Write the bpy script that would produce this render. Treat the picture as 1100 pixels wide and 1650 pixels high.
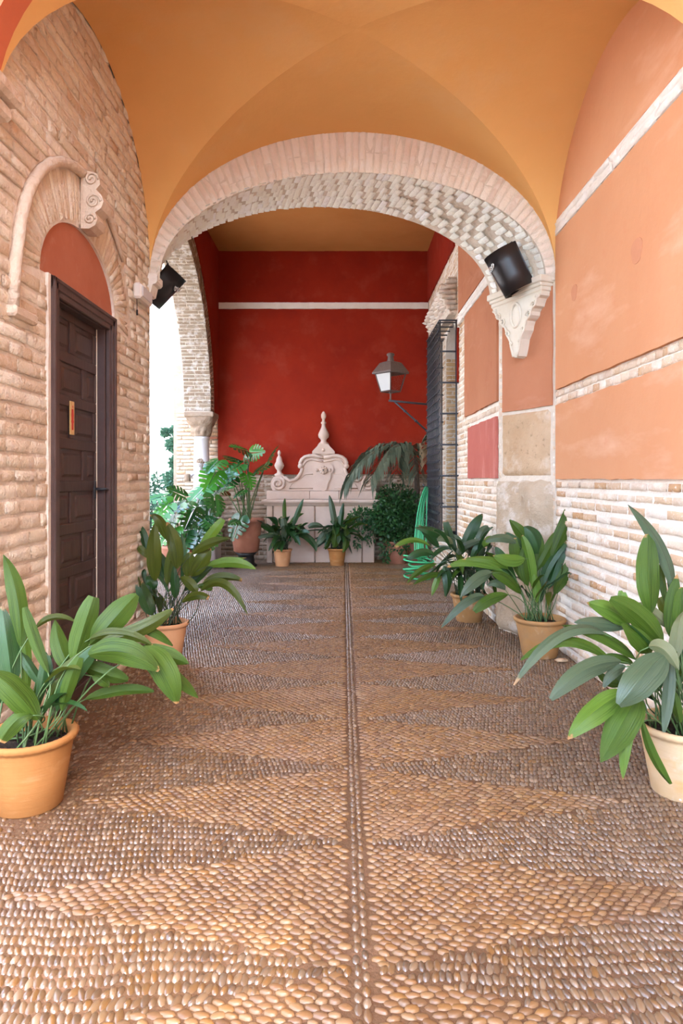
import bpy, bmesh, math, random
import numpy as np
from mathutils import Vector, Matrix, noise
from mathutils.geometry import tessellate_polygon

for _o in list(bpy.data.objects):
    bpy.data.objects.remove(_o)
SC = bpy.context.scene
COL = SC.collection
R = random.Random(11)
RNG = np.random.default_rng(11)
PI = math.pi

# ------------------------------------------------------------------ camera, sky, sun, exposure
EYE = 1.35          # eye height, metres
FPX = 1100.0        # focal length in pixels of the 1100x1650 frame (a 24 mm lens)
VX, VY = 553.0, 772.0
cam_d = bpy.data.cameras.new('camera')
cam_d.sensor_width = 36.0
cam_d.lens = 36.0 * FPX / 1650.0
cam_d.shift_x = -(VX - 550.0) / 1650.0
cam_d.shift_y = -(825.0 - VY) / 1650.0
cam_d.clip_start = 0.05
cam_d.clip_end = 300
cam = bpy.data.objects.new('camera', cam_d)
cam.location = (0, 0, EYE)
cam.rotation_euler = (PI / 2, 0, 0)
COL.objects.link(cam)
SC.camera = cam

world = bpy.data.worlds.new('sky')
SC.world = world
world.use_nodes = True
wn = world.node_tree
sky = wn.nodes.new('ShaderNodeTexSky')
sky.sky_type = 'NISHITA'
sky.sun_disc = False
sky.sun_elevation = math.radians(52)
sky.sun_rotation = math.radians(160)
sky.air_density = 1.0
sky.dust_density = 1.2
bgn = wn.nodes['Background']
wn.links.new(sky.outputs[0], bgn.inputs[0])
bgn.inputs[1].default_value = 1.0

sun_d = bpy.data.lights.new('sun', 'SUN')
sun_d.energy = 1.3
sun_d.color = (1.0, 0.95, 0.87)
sun_d.angle = math.radians(0.6)
sun = bpy.data.objects.new('sun', sun_d)
sun.rotation_euler = Vector((-0.28, 0.50, -0.82)).to_track_quat('-Z', 'Y').to_euler()
COL.objects.link(sun)

SC.view_settings.view_transform = 'Standard'
SC.view_settings.look = 'None'
SC.view_settings.gamma = 1.0
SC.view_settings.use_curve_mapping = False
SC.view_settings.exposure = 1.55
SC.cycles.max_bounces = 14
SC.cycles.diffuse_bounces = 8
SC.cycles.transparent_max_bounces = 12
SC.cycles.sample_clamp_indirect = 8.0

# ------------------------------------------------------------------ helpers
def at(px, py, Y):
    """the point at depth Y that the photograph shows at pixel (px, py)"""
    return Vector(((px - VX) * Y / FPX, Y, EYE - (py - VY) * Y / FPX))

def lin(h):
    h = h.lstrip('#')
    c = [int(h[i:i + 2], 16) / 255 for i in (0, 2, 4)]
    return tuple((x / 12.92 if x <= 0.04045 else ((x + 0.055) / 1.055) ** 2.4) for x in c) + (1.0,)

def _c(c):
    return lin(c) if isinstance(c, str) else tuple(c)[:3] + (1.0,)

def make_mat(name, ramp, drive='none', patches=(), rough=0.8, bump=(), spec=0.4, trans=0.0, metal=0.0, rough2=None, tint=0.0, coat=0.0):
    """ramp: colours; drive: 'none', 'rand' (per piece) or a noise scale; patches: (colour, scale, lo, hi, amount[, stretch])"""
    m = bpy.data.materials.new(name)
    m.use_nodes = True
    nt = m.node_tree
    N, L = nt.nodes, nt.links
    bs = N['Principled BSDF']
    geo = N.new('ShaderNodeNewGeometry')
    oi = N.new('ShaderNodeObjectInfo')
    def math_n(op, a, b=None):
        n = N.new('ShaderNodeMath'); n.operation = op
        for k, v in enumerate((a, b)):
            if v is None: continue
            if isinstance(v, (int, float)): n.inputs[k].default_value = v
            else: L.new(v, n.inputs[k])
        return n.outputs[0]
    rnd = math_n('FRACT', math_n('ADD', oi.outputs['Random'], geo.outputs['Random Per Island']))
    def noise_n(scale, stretch=None, detail=5.0, rgh=0.6):
        n = N.new('ShaderNodeTexNoise')
        n.inputs['Scale'].default_value = scale
        n.inputs['Detail'].default_value = detail
        n.inputs['Roughness'].default_value = rgh
        if stretch:
            mp = N.new('ShaderNodeMapping'); mp.inputs['Scale'].default_value = stretch
            L.new(geo.outputs['Position'], mp.inputs['Vector']); L.new(mp.outputs[0], n.inputs['Vector'])
        else:
            L.new(geo.outputs['Position'], n.inputs['Vector'])
        return n.outputs['Fac']
    cols = [_c(c) for c in (ramp if isinstance(ramp, (list, tuple)) and not isinstance(ramp[0], float) else [ramp])]
    if len(cols) == 1 or drive == 'none':
        rgb = N.new('ShaderNodeRGB'); rgb.outputs[0].default_value = cols[0]
        col = rgb.outputs[0]
    else:
        cr = N.new('ShaderNodeValToRGB')
        e = cr.color_ramp.elements
        while len(e) < len(cols): e.new(0.5)
        for k, c in enumerate(cols):
            e[k].position = k / (len(cols) - 1) if drive == 'rand' else 0.3 + 0.4 * k / (len(cols) - 1)
            e[k].color = c
        if drive == 'rand': L.new(rnd, cr.inputs[0])
        else: L.new(noise_n(drive), cr.inputs[0])
        col = cr.outputs[0]
    for p in patches:
        c, sc, lo, hi, am = p[:5]
        st = p[5] if len(p) > 5 else None
        mr = N.new('ShaderNodeMapRange'); mr.clamp = True
        mr.inputs['From Min'].default_value = lo; mr.inputs['From Max'].default_value = hi
        mr.inputs['To Max'].default_value = am
        L.new(noise_n(sc, st), mr.inputs['Value'])
        mx = N.new('ShaderNodeMix'); mx.data_type = 'RGBA'
        L.new(mr.outputs[0], mx.inputs[0]); L.new(col, mx.inputs[6]); mx.inputs[7].default_value = _c(c)
        col = mx.outputs[2]
    if tint:
        hs = N.new('ShaderNodeHueSaturation')
        L.new(math_n('ADD', math_n('MULTIPLY', rnd, 2 * tint), 1.0 - tint), hs.inputs['Value'])
        L.new(col, hs.inputs['Color']); col = hs.outputs[0]
    L.new(col, bs.inputs['Base Color'])
    bs.inputs['Roughness'].default_value = rough
    if rough2:
        sc, r2 = rough2
        mr = N.new('ShaderNodeMapRange'); mr.inputs['From Min'].default_value = .4; mr.inputs['From Max'].default_value = .6
        mr.inputs['To Min'].default_value = rough; mr.inputs['To Max'].default_value = r2
        L.new(noise_n(sc), mr.inputs['Value']); L.new(mr.outputs[0], bs.inputs['Roughness'])
    bs.inputs['Specular IOR Level'].default_value = spec
    bs.inputs['Metallic'].default_value = metal
    bs.inputs['Coat Weight'].default_value = coat; bs.inputs['Coat Roughness'].default_value = .22
    nrm = None
    for b in bump:
        sc, st = b[:2]
        bp = N.new('ShaderNodeBump'); bp.inputs['Strength'].default_value = st
        bp.inputs['Distance'].default_value = b[2] if len(b) > 2 else 0.01
        L.new(noise_n(sc, b[3] if len(b) > 3 else None), bp.inputs['Height'])
        if nrm: L.new(nrm, bp.inputs['Normal'])
        nrm = bp.outputs[0]
    if nrm: L.new(nrm, bs.inputs['Normal'])
    if trans:
        tr = N.new('ShaderNodeBsdfTranslucent'); L.new(col, tr.inputs[0])
        ms = N.new('ShaderNodeMixShader'); ms.inputs[0].default_value = trans
        L.new(bs.outputs[0], ms.inputs[1]); L.new(tr.outputs[0], ms.inputs[2])
        L.new(ms.outputs[0], N['Material Output'].inputs[0])
    return m

def leaf_mat(name, ca, cb, rib, tip, rough, trans, spec=0.5):
    """blade green with lengthwise veins, paler midrib and a dry tip; UV u runs across, v along the leaf"""
    m = make_mat(name, [ca, cb], 'rand', rough=rough, trans=trans, spec=spec, tint=0.18)
    nt = m.node_tree; N, L = nt.nodes, nt.links
    bs = N['Principled BSDF']
    src = bs.inputs['Base Color'].links[0].from_socket
    uv = N.new('ShaderNodeUVMap'); uv.uv_map = 'UVMap'
    mp = N.new('ShaderNodeMapping'); mp.inputs['Scale'].default_value = (26, 1.3, 1)
    L.new(uv.outputs[0], mp.inputs[0])
    nz = N.new('ShaderNodeTexNoise'); nz.inputs['Scale'].default_value = 1.0; nz.inputs['Detail'].default_value = 3
    L.new(mp.outputs[0], nz.inputs['Vector'])
    mr = N.new('ShaderNodeMapRange'); mr.inputs['From Min'].default_value = .35; mr.inputs['From Max'].default_value = .65; mr.inputs['To Max'].default_value = .85
    L.new(nz.outputs['Fac'], mr.inputs['Value'])
    mx = N.new('ShaderNodeMix'); mx.data_type = 'RGBA'
    L.new(mr.outputs[0], mx.inputs[0]); L.new(src, mx.inputs[6]); mx.inputs[7].default_value = _c(rib)
    sx = N.new('ShaderNodeSeparateXYZ'); L.new(uv.outputs[0], sx.inputs[0])
    nz2 = N.new('ShaderNodeTexNoise'); nz2.inputs['Scale'].default_value = 30.0
    geo = N.new('ShaderNodeNewGeometry'); L.new(geo.outputs['Position'], nz2.inputs['Vector'])
    ad = N.new('ShaderNodeMath'); ad.operation = 'MULTIPLY_ADD'; ad.inputs[1].default_value = 0.22
    L.new(nz2.outputs['Fac'], ad.inputs[0]); L.new(sx.outputs['Y'], ad.inputs[2])
    mr2 = N.new('ShaderNodeMapRange'); mr2.inputs['From Min'].default_value = 1.06; mr2.inputs['From Max'].default_value = 1.09
    L.new(ad.outputs[0], mr2.inputs['Value'])
    oi2 = N.new('ShaderNodeObjectInfo'); st = N.new('ShaderNodeMath'); st.operation = 'GREATER_THAN'; st.inputs[1].default_value = .55
    L.new(oi2.outputs['Random'], st.inputs[0]); ml = N.new('ShaderNodeMath'); ml.operation = 'MULTIPLY'
    L.new(st.outputs[0], ml.inputs[0]); L.new(mr2.outputs[0], ml.inputs[1])
    mx2 = N.new('ShaderNodeMix'); mx2.data_type = 'RGBA'
    L.new(ml.outputs[0], mx2.inputs[0]); L.new(mx.outputs[2], mx2.inputs[6]); mx2.inputs[7].default_value = _c(tip)
    for s in [l.to_socket for l in nt.links if l.from_socket == src and l.to_socket != mx.inputs[6]]:
        L.new(mx2.outputs[2], s)
    bp = N.new('ShaderNodeBump'); bp.inputs['Strength'].default_value = .6; bp.inputs['Distance'].default_value = .005
    L.new(nz.outputs['Fac'], bp.inputs['Height']); L.new(bp.outputs[0], bs.inputs['Normal'])
    return m

def link(o, parent=None):
    COL.objects.link(o)
    if parent is not None: o.parent = parent
    return o

def tag(o, label=None, cat=None, group=None, kind=None):
    if label: o['label'] = label
    if cat: o['category'] = cat
    if group: o['group'] = group
    if kind: o['kind'] = kind
    return o

def thing(name, loc, label, cat, group=None, rz=0.0):
    o = bpy.data.objects.new(name, None)
    o.empty_display_size = 0.1
    o.location = loc; o.rotation_euler = (0, 0, rz)
    link(o)
    return tag(o, label, cat, group)

class MB:
    """collects vertices and faces for ONE mesh object (world coordinates; build() makes them local to the parent)"""
    def __init__(s): s.v = []; s.f = []; s.sm = []; s.mi = []; s.cm = 0
    def add(s, vs, fs, smooth=False):
        b = len(s.v); s.v += [tuple(v) for v in vs]
        for f in fs:
            s.f.append(tuple(b + i for i in f)); s.sm.append(smooth); s.mi.append(s.cm)
        return s
    def box(s, lo, hi, M=None, bev=0.0):
        x0, y0, z0 = lo; x1, y1, z1 = hi
        if bev > 0:
            bm = bmesh.new(); bmesh.ops.create_cube(bm, size=1.0)
            for v in bm.verts:
                v.co = Vector(((x0 + x1) / 2 + v.co.x * (x1 - x0), (y0 + y1) / 2 + v.co.y * (y1 - y0), (z0 + z1) / 2 + v.co.z * (z1 - z0)))
            bmesh.ops.bevel(bm, geom=bm.edges[:], offset=bev, segments=1, affect='EDGES')
            bm.verts.index_update()
            vs = [v.co.copy() for v in bm.verts]; fs = [[v.index for v in f.verts] for f in bm.faces]; bm.free()
        else:
            vs = [Vector(p) for p in ((x0, y0, z0), (x1, y0, z0), (x1, y1, z0), (x0, y1, z0), (x0, y0, z1), (x1, y0, z1), (x1, y1, z1), (x0, y1, z1))]
            fs = [(0, 3, 2, 1), (4, 5, 6, 7), (0, 1, 5, 4), (1, 2, 6, 5), (2, 3, 7, 6), (3, 0, 4, 7)]
        if M is not None: vs = [M @ v for v in vs]
        return s.add(vs, fs)
    def tube(s, pts, r, n=6, caps=True):
        pts = [Vector(p) for p in pts]
        k = len(pts); rs = r if isinstance(r, (list, tuple)) else [r] * k
        vs = []; up = None
        for i, p in enumerate(pts):
            t = (pts[min(i + 1, k - 1)] - pts[max(i - 1, 0)]).normalized()
            if up is None:
                a = Vector((0, 0, 1)) if abs(t.z) < .9 else Vector((1, 0, 0))
                up = (a - t * a.dot(t)).normalized()
            else:
                up = (up - t * up.dot(t))
                up = up.normalized() if up.length > 1e-6 else t.orthogonal().normalized()
            sd = t.cross(up)
            for j in range(n):
                a = 2 * PI * j / n
                vs.append(p + (up * math.cos(a) + sd * math.sin(a)) * rs[i])
        fs = []
        for i in range(k - 1):
            for j in range(n):
                fs.append((i * n + j, i * n + (j + 1) % n, (i + 1) * n + (j + 1) % n, (i + 1) * n + j))
        if caps:
            fs.append(tuple(range(n))[::-1]); fs.append(tuple((k - 1) * n + j for j in range(n)))
        return s.add(vs, fs, True)
    def lathe(s, prof, c, n=32, M=None, wob=None):
        vs = []; fs = []
        for (r, z) in prof:
            for j in range(n):
                a = 2 * PI * j / n
                rr = r * (1 + (wob(a, z) if wob else 0))
                v = Vector((rr * math.cos(a), rr * math.sin(a), z))
                vs.append((M @ v if M is not None else v) + Vector(c))
        for i in range(len(prof) - 1):
            for j in range(n):
                fs.append((i * n + j, i * n + (j + 1) % n, (i + 1) * n + (j + 1) % n, (i + 1) * n + j))
        return s.add(vs, fs, True)
    def plate(s, loops, O, U, V, Nv, d, back=True, smooth_side=False):
        """flat plate from 2-D loops (first the outline, then holes) in the frame O,U,V; front face on +Nv side at 0, back at -d"""
        O, U, V, Nv = Vector(O), Vector(U), Vector(V), Vector(Nv)
        lp = [[Vector((a, b, 0)) for a, b in l] for l in loops]
        tri = tessellate_polygon(lp)
        flat = [p for l in lp for p in l]
        fr = [O + U * p.x + V * p.y for p in flat]
        vs = fr + [p - Nv * d for p in fr]; n = len(flat)
        fs = []
        for t in tri:
            a, b, c = (flat[i] for i in t)
            w = (b - a).cross(c - a).z
            if abs(w) < 1e-12: continue
            sgn = w * U.cross(V).dot(Nv)
            tt = tuple(t) if sgn > 0 else tuple(t)[::-1]
            fs.append(tt)
            if back: fs.append(tuple(n + i for i in tt[::-1]))
        s.add(vs, fs)
        b = 0; fs2 = []
        for li, l in enumerate(lp):
            k = len(l)
            ar = sum(l[i].x * l[(i + 1) % k].y - l[(i + 1) % k].x * l[i].y for i in range(k))
            sg = ar * U.cross(V).dot(Nv) * (1 if li == 0 else -1)
            for i in range(k):
                j = (i + 1) % k
                q = (b + i, n + b + i, n + b + j, b + j)
                fs2.append(q if sg > 0 else q[::-1])
            b += k
        s.add(vs, fs2, smooth_side)
        return s
    def build(s, name, mat, parent=None, loc=None):
        me = bpy.data.meshes.new(name)
        o = bpy.data.objects.new(name, me)
        off = Vector((0, 0, 0)) if loc is None else Vector(loc)
        inv = None
        if parent is not None:
            inv = world_of(parent).inverted()
        vs = [Vector(v) for v in s.v]
        if inv is not None: vs = [inv @ v for v in vs]
        elif loc is not None: vs = [v - off for v in vs]
        me.from_pydata([tuple(v) for v in vs], [], s.f)
        me.polygons.foreach_set('use_smooth', s.sm)
        for mm in (mat if isinstance(mat, (list, tuple)) else [mat]): me.materials.append(mm)
        if isinstance(mat, (list, tuple)): me.polygons.foreach_set('material_index', s.mi)
        me.update()
        link(o, parent)
        if parent is None and loc is not None: o.location = off
        return o

def world_of(o):
    m = Matrix.LocRotScale(o.location, o.rotation_euler, o.scale)
    return world_of(o.parent) @ m if o.parent is not None else m

def fast_mesh(name, V, T, mat, parent=None, smooth=True, midx=None):
    """triangles straight from numpy arrays"""
    me = bpy.data.meshes.new(name)
    V = np.asarray(V, np.float32).reshape(-1, 3); T = np.asarray(T, np.int32).reshape(-1, 3)
    me.vertices.add(len(V)); me.vertices.foreach_set('co', V.ravel())
    me.loops.add(T.size); me.loops.foreach_set('vertex_index', T.ravel())
    me.polygons.add(len(T)); me.polygons.foreach_set('loop_start', np.arange(0, T.size, 3, dtype=np.int32))
    me.polygons.foreach_set('use_smooth', np.full(len(T), smooth))
    me.update(calc_edges=True)
    me.materials.append(mat)
    o = bpy.data.objects.new(name, me)
    return link(o, parent)

# bricks: eight rough variants on the unit square (u, v), depth z from -1 (in the wall) to about 0 (face)
def _brick_variant(seed):
    r = random.Random(seed)
    nu, nv = 4, 3
    V = []
    for j in range(nv):
        for i in range(nu):
            u = -0.5 + i / (nu - 1); v = -0.5 + j / (nv - 1)
            edge = i in (0, nu - 1) or j in (0, nv - 1)
            u += r.uniform(-.022, .022); v += r.uniform(-.06, .06)
            V.append((u * (0.985 if edge else 1), v * (0.96 if edge else 1), r.uniform(-.5, -.22) if edge else r.uniform(-.12, .08)))
    ring = [0, 1, 2, 3, 7, 11, 10, 9, 8, 4]
    base = len(V)
    for k in ring:
        u, v, z = V[k]
        V.append((u * 1.03, v * 1.05, -1.0))
    T = []
    for j in range(nv - 1):
        for i in range(nu - 1):
            a = j * nu + i
            q = (a, a + 1, a + nu + 1, a + nu)
            T += [(q[0], q[1], q[2]), (q[0], q[2], q[3])] if (i + j) % 2 else [(q[0], q[1], q[3]), (q[1], q[2], q[3])]
    n = len(ring)
    for k in range(n):
        a, b = ring[k], ring[(k + 1) % n]
        c, d = base + k, base + (k + 1) % n
        T += [(a, c, d), (a, d, b)]
    return np.array(V, np.float64), np.array(T, np.int32)
BRICKV = [_brick_variant(100 + k) for k in range(8)]
_brick_cache = {}
def brick_meshes(mat):
    if mat.name not in _brick_cache:
        L = []
        for V, T in BRICKV:
            o = fast_mesh('brick', V, T, mat)
            me = o.data; bpy.data.objects.remove(o); L.append(me)
        _brick_cache[mat.name] = L
    return _brick_cache[mat.name]

def lay_bricks(parent, items, mat, limit=300, name='brick', field='brick_field'):
    """items: (centre, U, V, N, w, h, depth). The `limit` that show largest become parts, the rest one stuff part."""
    sc = []
    for it in items:
        p, N = Vector(it[0]), Vector(it[3])
        d = p - Vector((0, 0, EYE))
        if d.y < 0.3: s = 0
        else:
            f = abs(N.dot(d.normalized()))
            px, py = VX + FPX * d.x / d.y, VY - FPX * d.z / d.y
            vis = 1 if (-30 < px < 1130 and -30 < py < 1680) else .01
            s = vis * f * it[4] * it[5] / d.length_squared
        sc.append(s)
    order = sorted(range(len(items)), key=lambda i: -sc[i])
    mes = brick_meshes(mat)
    inv = world_of(parent).inverted()
    VV, TT, nb = [], [], 0
    for rank, i in enumerate(order):
        p, U, V, N, w, h, dp = items[i]
        U, V, N = Vector(U), Vector(V), Vector(N)
        k = R.randrange(8)
        fl = R.choice((1, -1))
        if fl < 0: U, V = -U, -V
        M = inv @ Matrix(((U.x * w, V.x * h, N.x * dp, p[0]), (U.y * w, V.y * h, N.y * dp, p[1]), (U.z * w, V.z * h, N.z * dp, p[2]), (0, 0, 0, 1)))
        if rank < limit:
            o = bpy.data.objects.new(name, mes[k])
            link(o, parent); o.matrix_local = M
        else:
            bv, bt = BRICKV[k]
            A = np.array(M)
            VV.append(bv @ A[:3, :3].T + A[:3, 3]); TT.append(bt + nb); nb += len(bv)
    if VV:
        o = fast_mesh(field, np.vstack(VV), np.vstack(TT), mat, parent)
        o['kind'] = 'stuff'

def courses(v0, v1, h, joint, ivals, bl=0.27, jit=0.25, vjit=0.12):
    """running-bond rows between v0 and v1; ivals(v) -> list of (a, b). Yields (u, v, w, hh)."""
    out = []
    v = v0; row = 0
    while v + h * 0.6 < v1:
        hh = h * R.uniform(1 - vjit, 1 + vjit)
        for a, b in ivals(v + hh / 2):
            if b - a < 0.03: continue
            u = a
            first = True
            while u < b - 0.02:
                w = bl * R.uniform(1 - jit, 1 + jit * .5)
                if R.random() < .18: w *= .52
                if first and row % 2: w *= R.uniform(.4, .6)
                first = False
                if b - (u + w) < 0.06: w = b - u
                out.append((u + w / 2, v + hh / 2, w - joint * R.uniform(.6, 1.2), hh - joint * .2))
                u += w
        v += hh + joint; row += 1
    return out

def cut(ivs, holes):
    """interval subtraction"""
    out = list(ivs)
    for (a, b) in holes:
        nx = []
        for (c, d) in out:
            if b <= c or a >= d: nx.append((c, d)); continue
            if c < a: nx.append((c, a))
            if b < d: nx.append((b, d))
        out = nx
    return out

def wavy(x0, y0, x1, y1, amp=0.006, step=0.12, seed=0):
    """rectangle outline with slightly uneven edges"""
    r = random.Random(seed)
    P = []
    for (a, b) in (((x0, y0), (x1, y0)), ((x1, y0), (x1, y1)), ((x1, y1), (x0, y1)), ((x0, y1), (x0, y0))):
        L = math.hypot(b[0] - a[0], b[1] - a[1]); n = max(1, int(L / step))
        for i in range(n):
            t = i / n
            k = amp if i else 0.0
            P.append((a[0] + (b[0] - a[0]) * t + r.uniform(-k, k), a[1] + (b[1] - a[1]) * t + r.uniform(-k, k)))
    return P

def struct(name, mb, mat, **k):
    return tag(mb.build(name, mat, **k), kind='structure')

# ------------------------------------------------------------------ materials
m_brick_left = make_mat('brick_tan', [(0.704, 0.551, 0.376), (0.776, 0.635, 0.449), (0.836, 0.703, 0.521), (0.655, 0.469, 0.304), (0.886, 0.785, 0.608), (0.741, 0.593, 0.420)], 'rand',
    patches=[((.76, .62, .49), 9, .52, .66, .75), ((.42, .22, .11), 14, .62, .74, .6), ((.80, .68, .56), 45, .58, .7, .5)], rough=.92, bump=[(18, .8, .025), (70, .8, .012)], spec=.15)
m_mortar_left = make_mat('mortar_tan', [(0.680, 0.550, 0.410), (0.762, 0.651, 0.527)], 6, patches=[((.42, .24, .14), 20, .6, .75, .6)], rough=.95, bump=[(30, .7, .02)], spec=.1)
m_brick_pale = make_mat('brick_limewashed', [(.68, .52, .37), (.76, .63, .48), (.64, .45, .28), (.80, .69, .56), (.54, .31, .15), (.74, .59, .42), (.60, .40, .24), (.78, .66, .52)], 'rand',
    patches=[((.85, .77, .66), 7, .54, .66, .8), ((.84, .78, .68), 40, .57, .69, .6), ((.50, .34, .20), 4, .63, .75, .5)], rough=.92, bump=[(20, .5, .02), (80, .45, .008)], spec=.15)
m_mortar_white = make_mat('mortar_white', [(0.820, 0.725, 0.598), (0.880, 0.804, 0.690)], 5, patches=[((.60, .46, .33), 3, .6, .75, .6)], rough=.95, bump=[(26, .8, .02)], spec=.1)
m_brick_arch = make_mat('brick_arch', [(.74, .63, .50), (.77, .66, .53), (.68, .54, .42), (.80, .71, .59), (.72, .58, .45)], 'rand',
    patches=[((.76, .68, .58), 12, .5, .64, .7), ((.45, .32, .23), 30, .64, .76, .5)], rough=.92, bump=[(25, .5, .02), (90, .4, .008)], spec=.15)
m_brick_soffit = make_mat('brick_soffit', [(0.890, 0.877, 0.755), (0.920, 0.920, 0.818), (0.845, 0.806, 0.668), (0.920, 0.920, 0.881)], 'rand',
    patches=[((.82, .78, .70), 12, .5, .64, .7), ((.55, .44, .31), 30, .66, .78, .5)], rough=.92, bump=[(25, .5, .02), (90, .4, .008)], spec=.15)
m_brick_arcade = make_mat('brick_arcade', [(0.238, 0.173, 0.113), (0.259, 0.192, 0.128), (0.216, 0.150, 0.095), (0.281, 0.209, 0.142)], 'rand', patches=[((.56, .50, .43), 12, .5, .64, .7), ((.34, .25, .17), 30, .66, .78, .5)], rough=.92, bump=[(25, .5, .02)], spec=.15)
m_mortar_arch = make_mat('mortar_arch', [(0.602, 0.503, 0.386), (0.702, 0.610, 0.484)], 8, rough=.95, bump=[(30, .7, .02)], spec=.1)
m_brick_court = make_mat('brick_courtyard', [(.86, .80, .74), (.84, .76, .69), (.80, .68, .58), (.88, .84, .80)], 'rand', rough=.95, bump=[(30, .4, .01)], spec=.1)
m_mortar_court = make_mat('mortar_courtyard', [(.84, .80, .75), (.88, .85, .81)], 6, rough=.95, spec=.1)
m_mortar_dado = make_mat('mortar_dado', [(.34, .26, .18), (.44, .35, .26)], 6, rough=.95, bump=[(30, .7, .02)], spec=.1)
m_brick_dado = make_mat('brick_dado', [(0.248, 0.162, 0.104), (0.285, 0.197, 0.130), (0.217, 0.133, 0.078), (0.322, 0.238, 0.166)], 'rand',
    patches=[((.60, .50, .40), 8, .52, .66, .6)], rough=.92, bump=[(25, .6, .02)], spec=.15)
m_brick_jamb = make_mat('brick_jamb', [(.66, .44, .22), (.72, .52, .30), (.60, .38, .18)], 'rand', rough=.9, bump=[(40, .4, .01)], spec=.15)
m_red = make_mat('plaster_red', [(0.224, 0.013, 0.003), (0.282, 0.019, 0.004)], 1.6, patches=[((.32, .055, .028), 2.2, .55, .72, .45), ((.17, .014, .005), 5, .62, .78, .35)], rough=.85, bump=[(22, .25, .01), (3, .25, .02)], spec=.2)
m_salmon_lit = make_mat('plaster_salmon_lit', [(0.602, 0.267, 0.124), (0.638, 0.313, 0.155)], 1.3, patches=[((.78, .48, .32), 1.6, .56, .74, .5, (1, .6, 2.2)), ((.60, .23, .11), 6, .62, .76, .4)], rough=.85, bump=[(22, .25, .01), (3, .3, .02)], spec=.2)  # the red plaster again: strong light and fading put into a paler colour
m_patch = make_mat('plaster_patch', [(.56, .235, .12), (.60, .27, .14)], 6, rough=.85, bump=[(30, .3, .01)], spec=.2)
m_rose = make_mat('plaster_rose', [(.44, .12, .085), (.50, .15, .11)], 2, patches=[((.66, .30, .24), 6, .56, .72, .4, (1, 1, .3))], rough=.85, bump=[(22, .25, .01)], spec=.2)
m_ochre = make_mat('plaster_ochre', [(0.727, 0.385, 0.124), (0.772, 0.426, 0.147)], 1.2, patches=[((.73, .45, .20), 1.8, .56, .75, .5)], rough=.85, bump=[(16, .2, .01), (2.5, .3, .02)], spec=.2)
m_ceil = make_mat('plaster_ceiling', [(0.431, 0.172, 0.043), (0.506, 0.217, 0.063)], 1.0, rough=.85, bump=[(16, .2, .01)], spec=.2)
m_hood = make_mat('stucco_tan', [(0.594, 0.440, 0.306), (0.666, 0.528, 0.391)], 8, patches=[((.50, .32, .20), 12, .6, .74, .6)], rough=.92, bump=[(24, .8, .02)], spec=.15)
m_tymp = make_mat('plaster_brick_red', [(.42, .13, .065), (.48, .165, .09)], 3, patches=[((.6, .34, .24), 5, .60, .74, .4)], rough=.85, bump=[(22, .3, .01)], spec=.2)
m_redface = make_mat('plaster_vermilion', [(.55, .13, .055), (.60, .16, .07)], 1.5, rough=.85, bump=[(22, .25, .01)], spec=.2)
m_salmon_shaded = make_mat('plaster_salmon_shaded', [(0.414, 0.158, 0.075), (0.468, 0.194, 0.097)], 1.3, patches=[((.58, .30, .19), 1.6, .56, .74, .5, (1, .6, 2.2)), ((.40, .12, .055), 4, .60, .76, .5)], rough=.85, bump=[(22, .3, .012), (3, .3, .02)], spec=.2)  # copy of the salmon plaster with the far bay's shade put in
m_lime = make_mat('lime_render', [(.74, .66, .55), (.82, .75, .66)], 7, patches=[((.56, .44, .32), 12, .62, .76, .5)], rough=.9, bump=[(24, .6, .015)], spec=.15)
m_stone = make_mat('stone_tufa', [(0.476, 0.311, 0.174), (0.571, 0.403, 0.249)], 3, patches=[((.34, .23, .13), 22, .60, .68, .8), ((.70, .60, .47), 5, .55, .7, .5)], rough=.93, bump=[(14, .8, .02), (60, .5, .01)], spec=.15)
m_stone_low = make_mat('stone_weathered', [(0.405, 0.297, 0.189), (0.497, 0.387, 0.267)], 4, patches=[((.68, .60, .50), 6, .52, .66, .7), ((.32, .22, .14), 10, .60, .72, .6)], rough=.93, bump=[(10, .9, .03), (50, .6, .01)], spec=.15)
m_carved = make_mat('stone_carved', [(0.668, 0.587, 0.451), (0.722, 0.652, 0.523)], 8, patches=[((.62, .50, .36), 20, .6, .75, .4)], rough=.85, bump=[(40, .3, .006)], spec=.2)
m_fount = make_mat('stone_fountain', [(.60, .43, .32), (.66, .50, .39)], 5, patches=[((.52, .36, .27), 3, .55, .72, .5)], rough=.8, bump=[(50, .2, .005)], spec=.25)
m_marble = make_mat('marble_white', [(0.558, 0.512, 0.484), (0.623, 0.584, 0.554)], 4, rough=.6, bump=[(40, .2, .005)], spec=.3)
m_capital = make_mat('stone_capital', [(0.275, 0.192, 0.125), (0.330, 0.244, 0.168)], 14, patches=[((.30, .2, .13), 24, .6, .72, .6)], rough=.9, bump=[(30, .8, .02)], spec=.15)
m_wood = make_mat('wood_dark', [(.050, .026, .020), (.075, .040, .030)], 9, patches=[((.035, .018, .014), 40, .5, .7, .6, (1, 1, .12))], rough=.42, bump=[(60, .3, .004, (1, 1, .08))], spec=.4)
m_wood2 = make_mat('wood_dark_frame', [(.060, .032, .026), (.085, .048, .038)], 9, patches=[((.13, .08, .06), 50, .62, .74, .5)], rough=.38, bump=[(60, .3, .004, (1, 1, .08))], spec=.45)
m_iron = make_mat('iron_black', [(.018, .019, .022), (.03, .03, .034)], 30, rough=.45, spec=.5, bump=[(60, .2, .003)])
m_grille = make_mat('iron_grille', [(.035, .038, .045), (.05, .055, .065)], 20, rough=.4, spec=.5)
m_lampmetal = make_mat('metal_shade_black', (.012, .010, .010), rough=.38, spec=.5)
m_silver = make_mat('metal_bright', (.7, .68, .64), rough=.35, metal=1.0)
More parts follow.
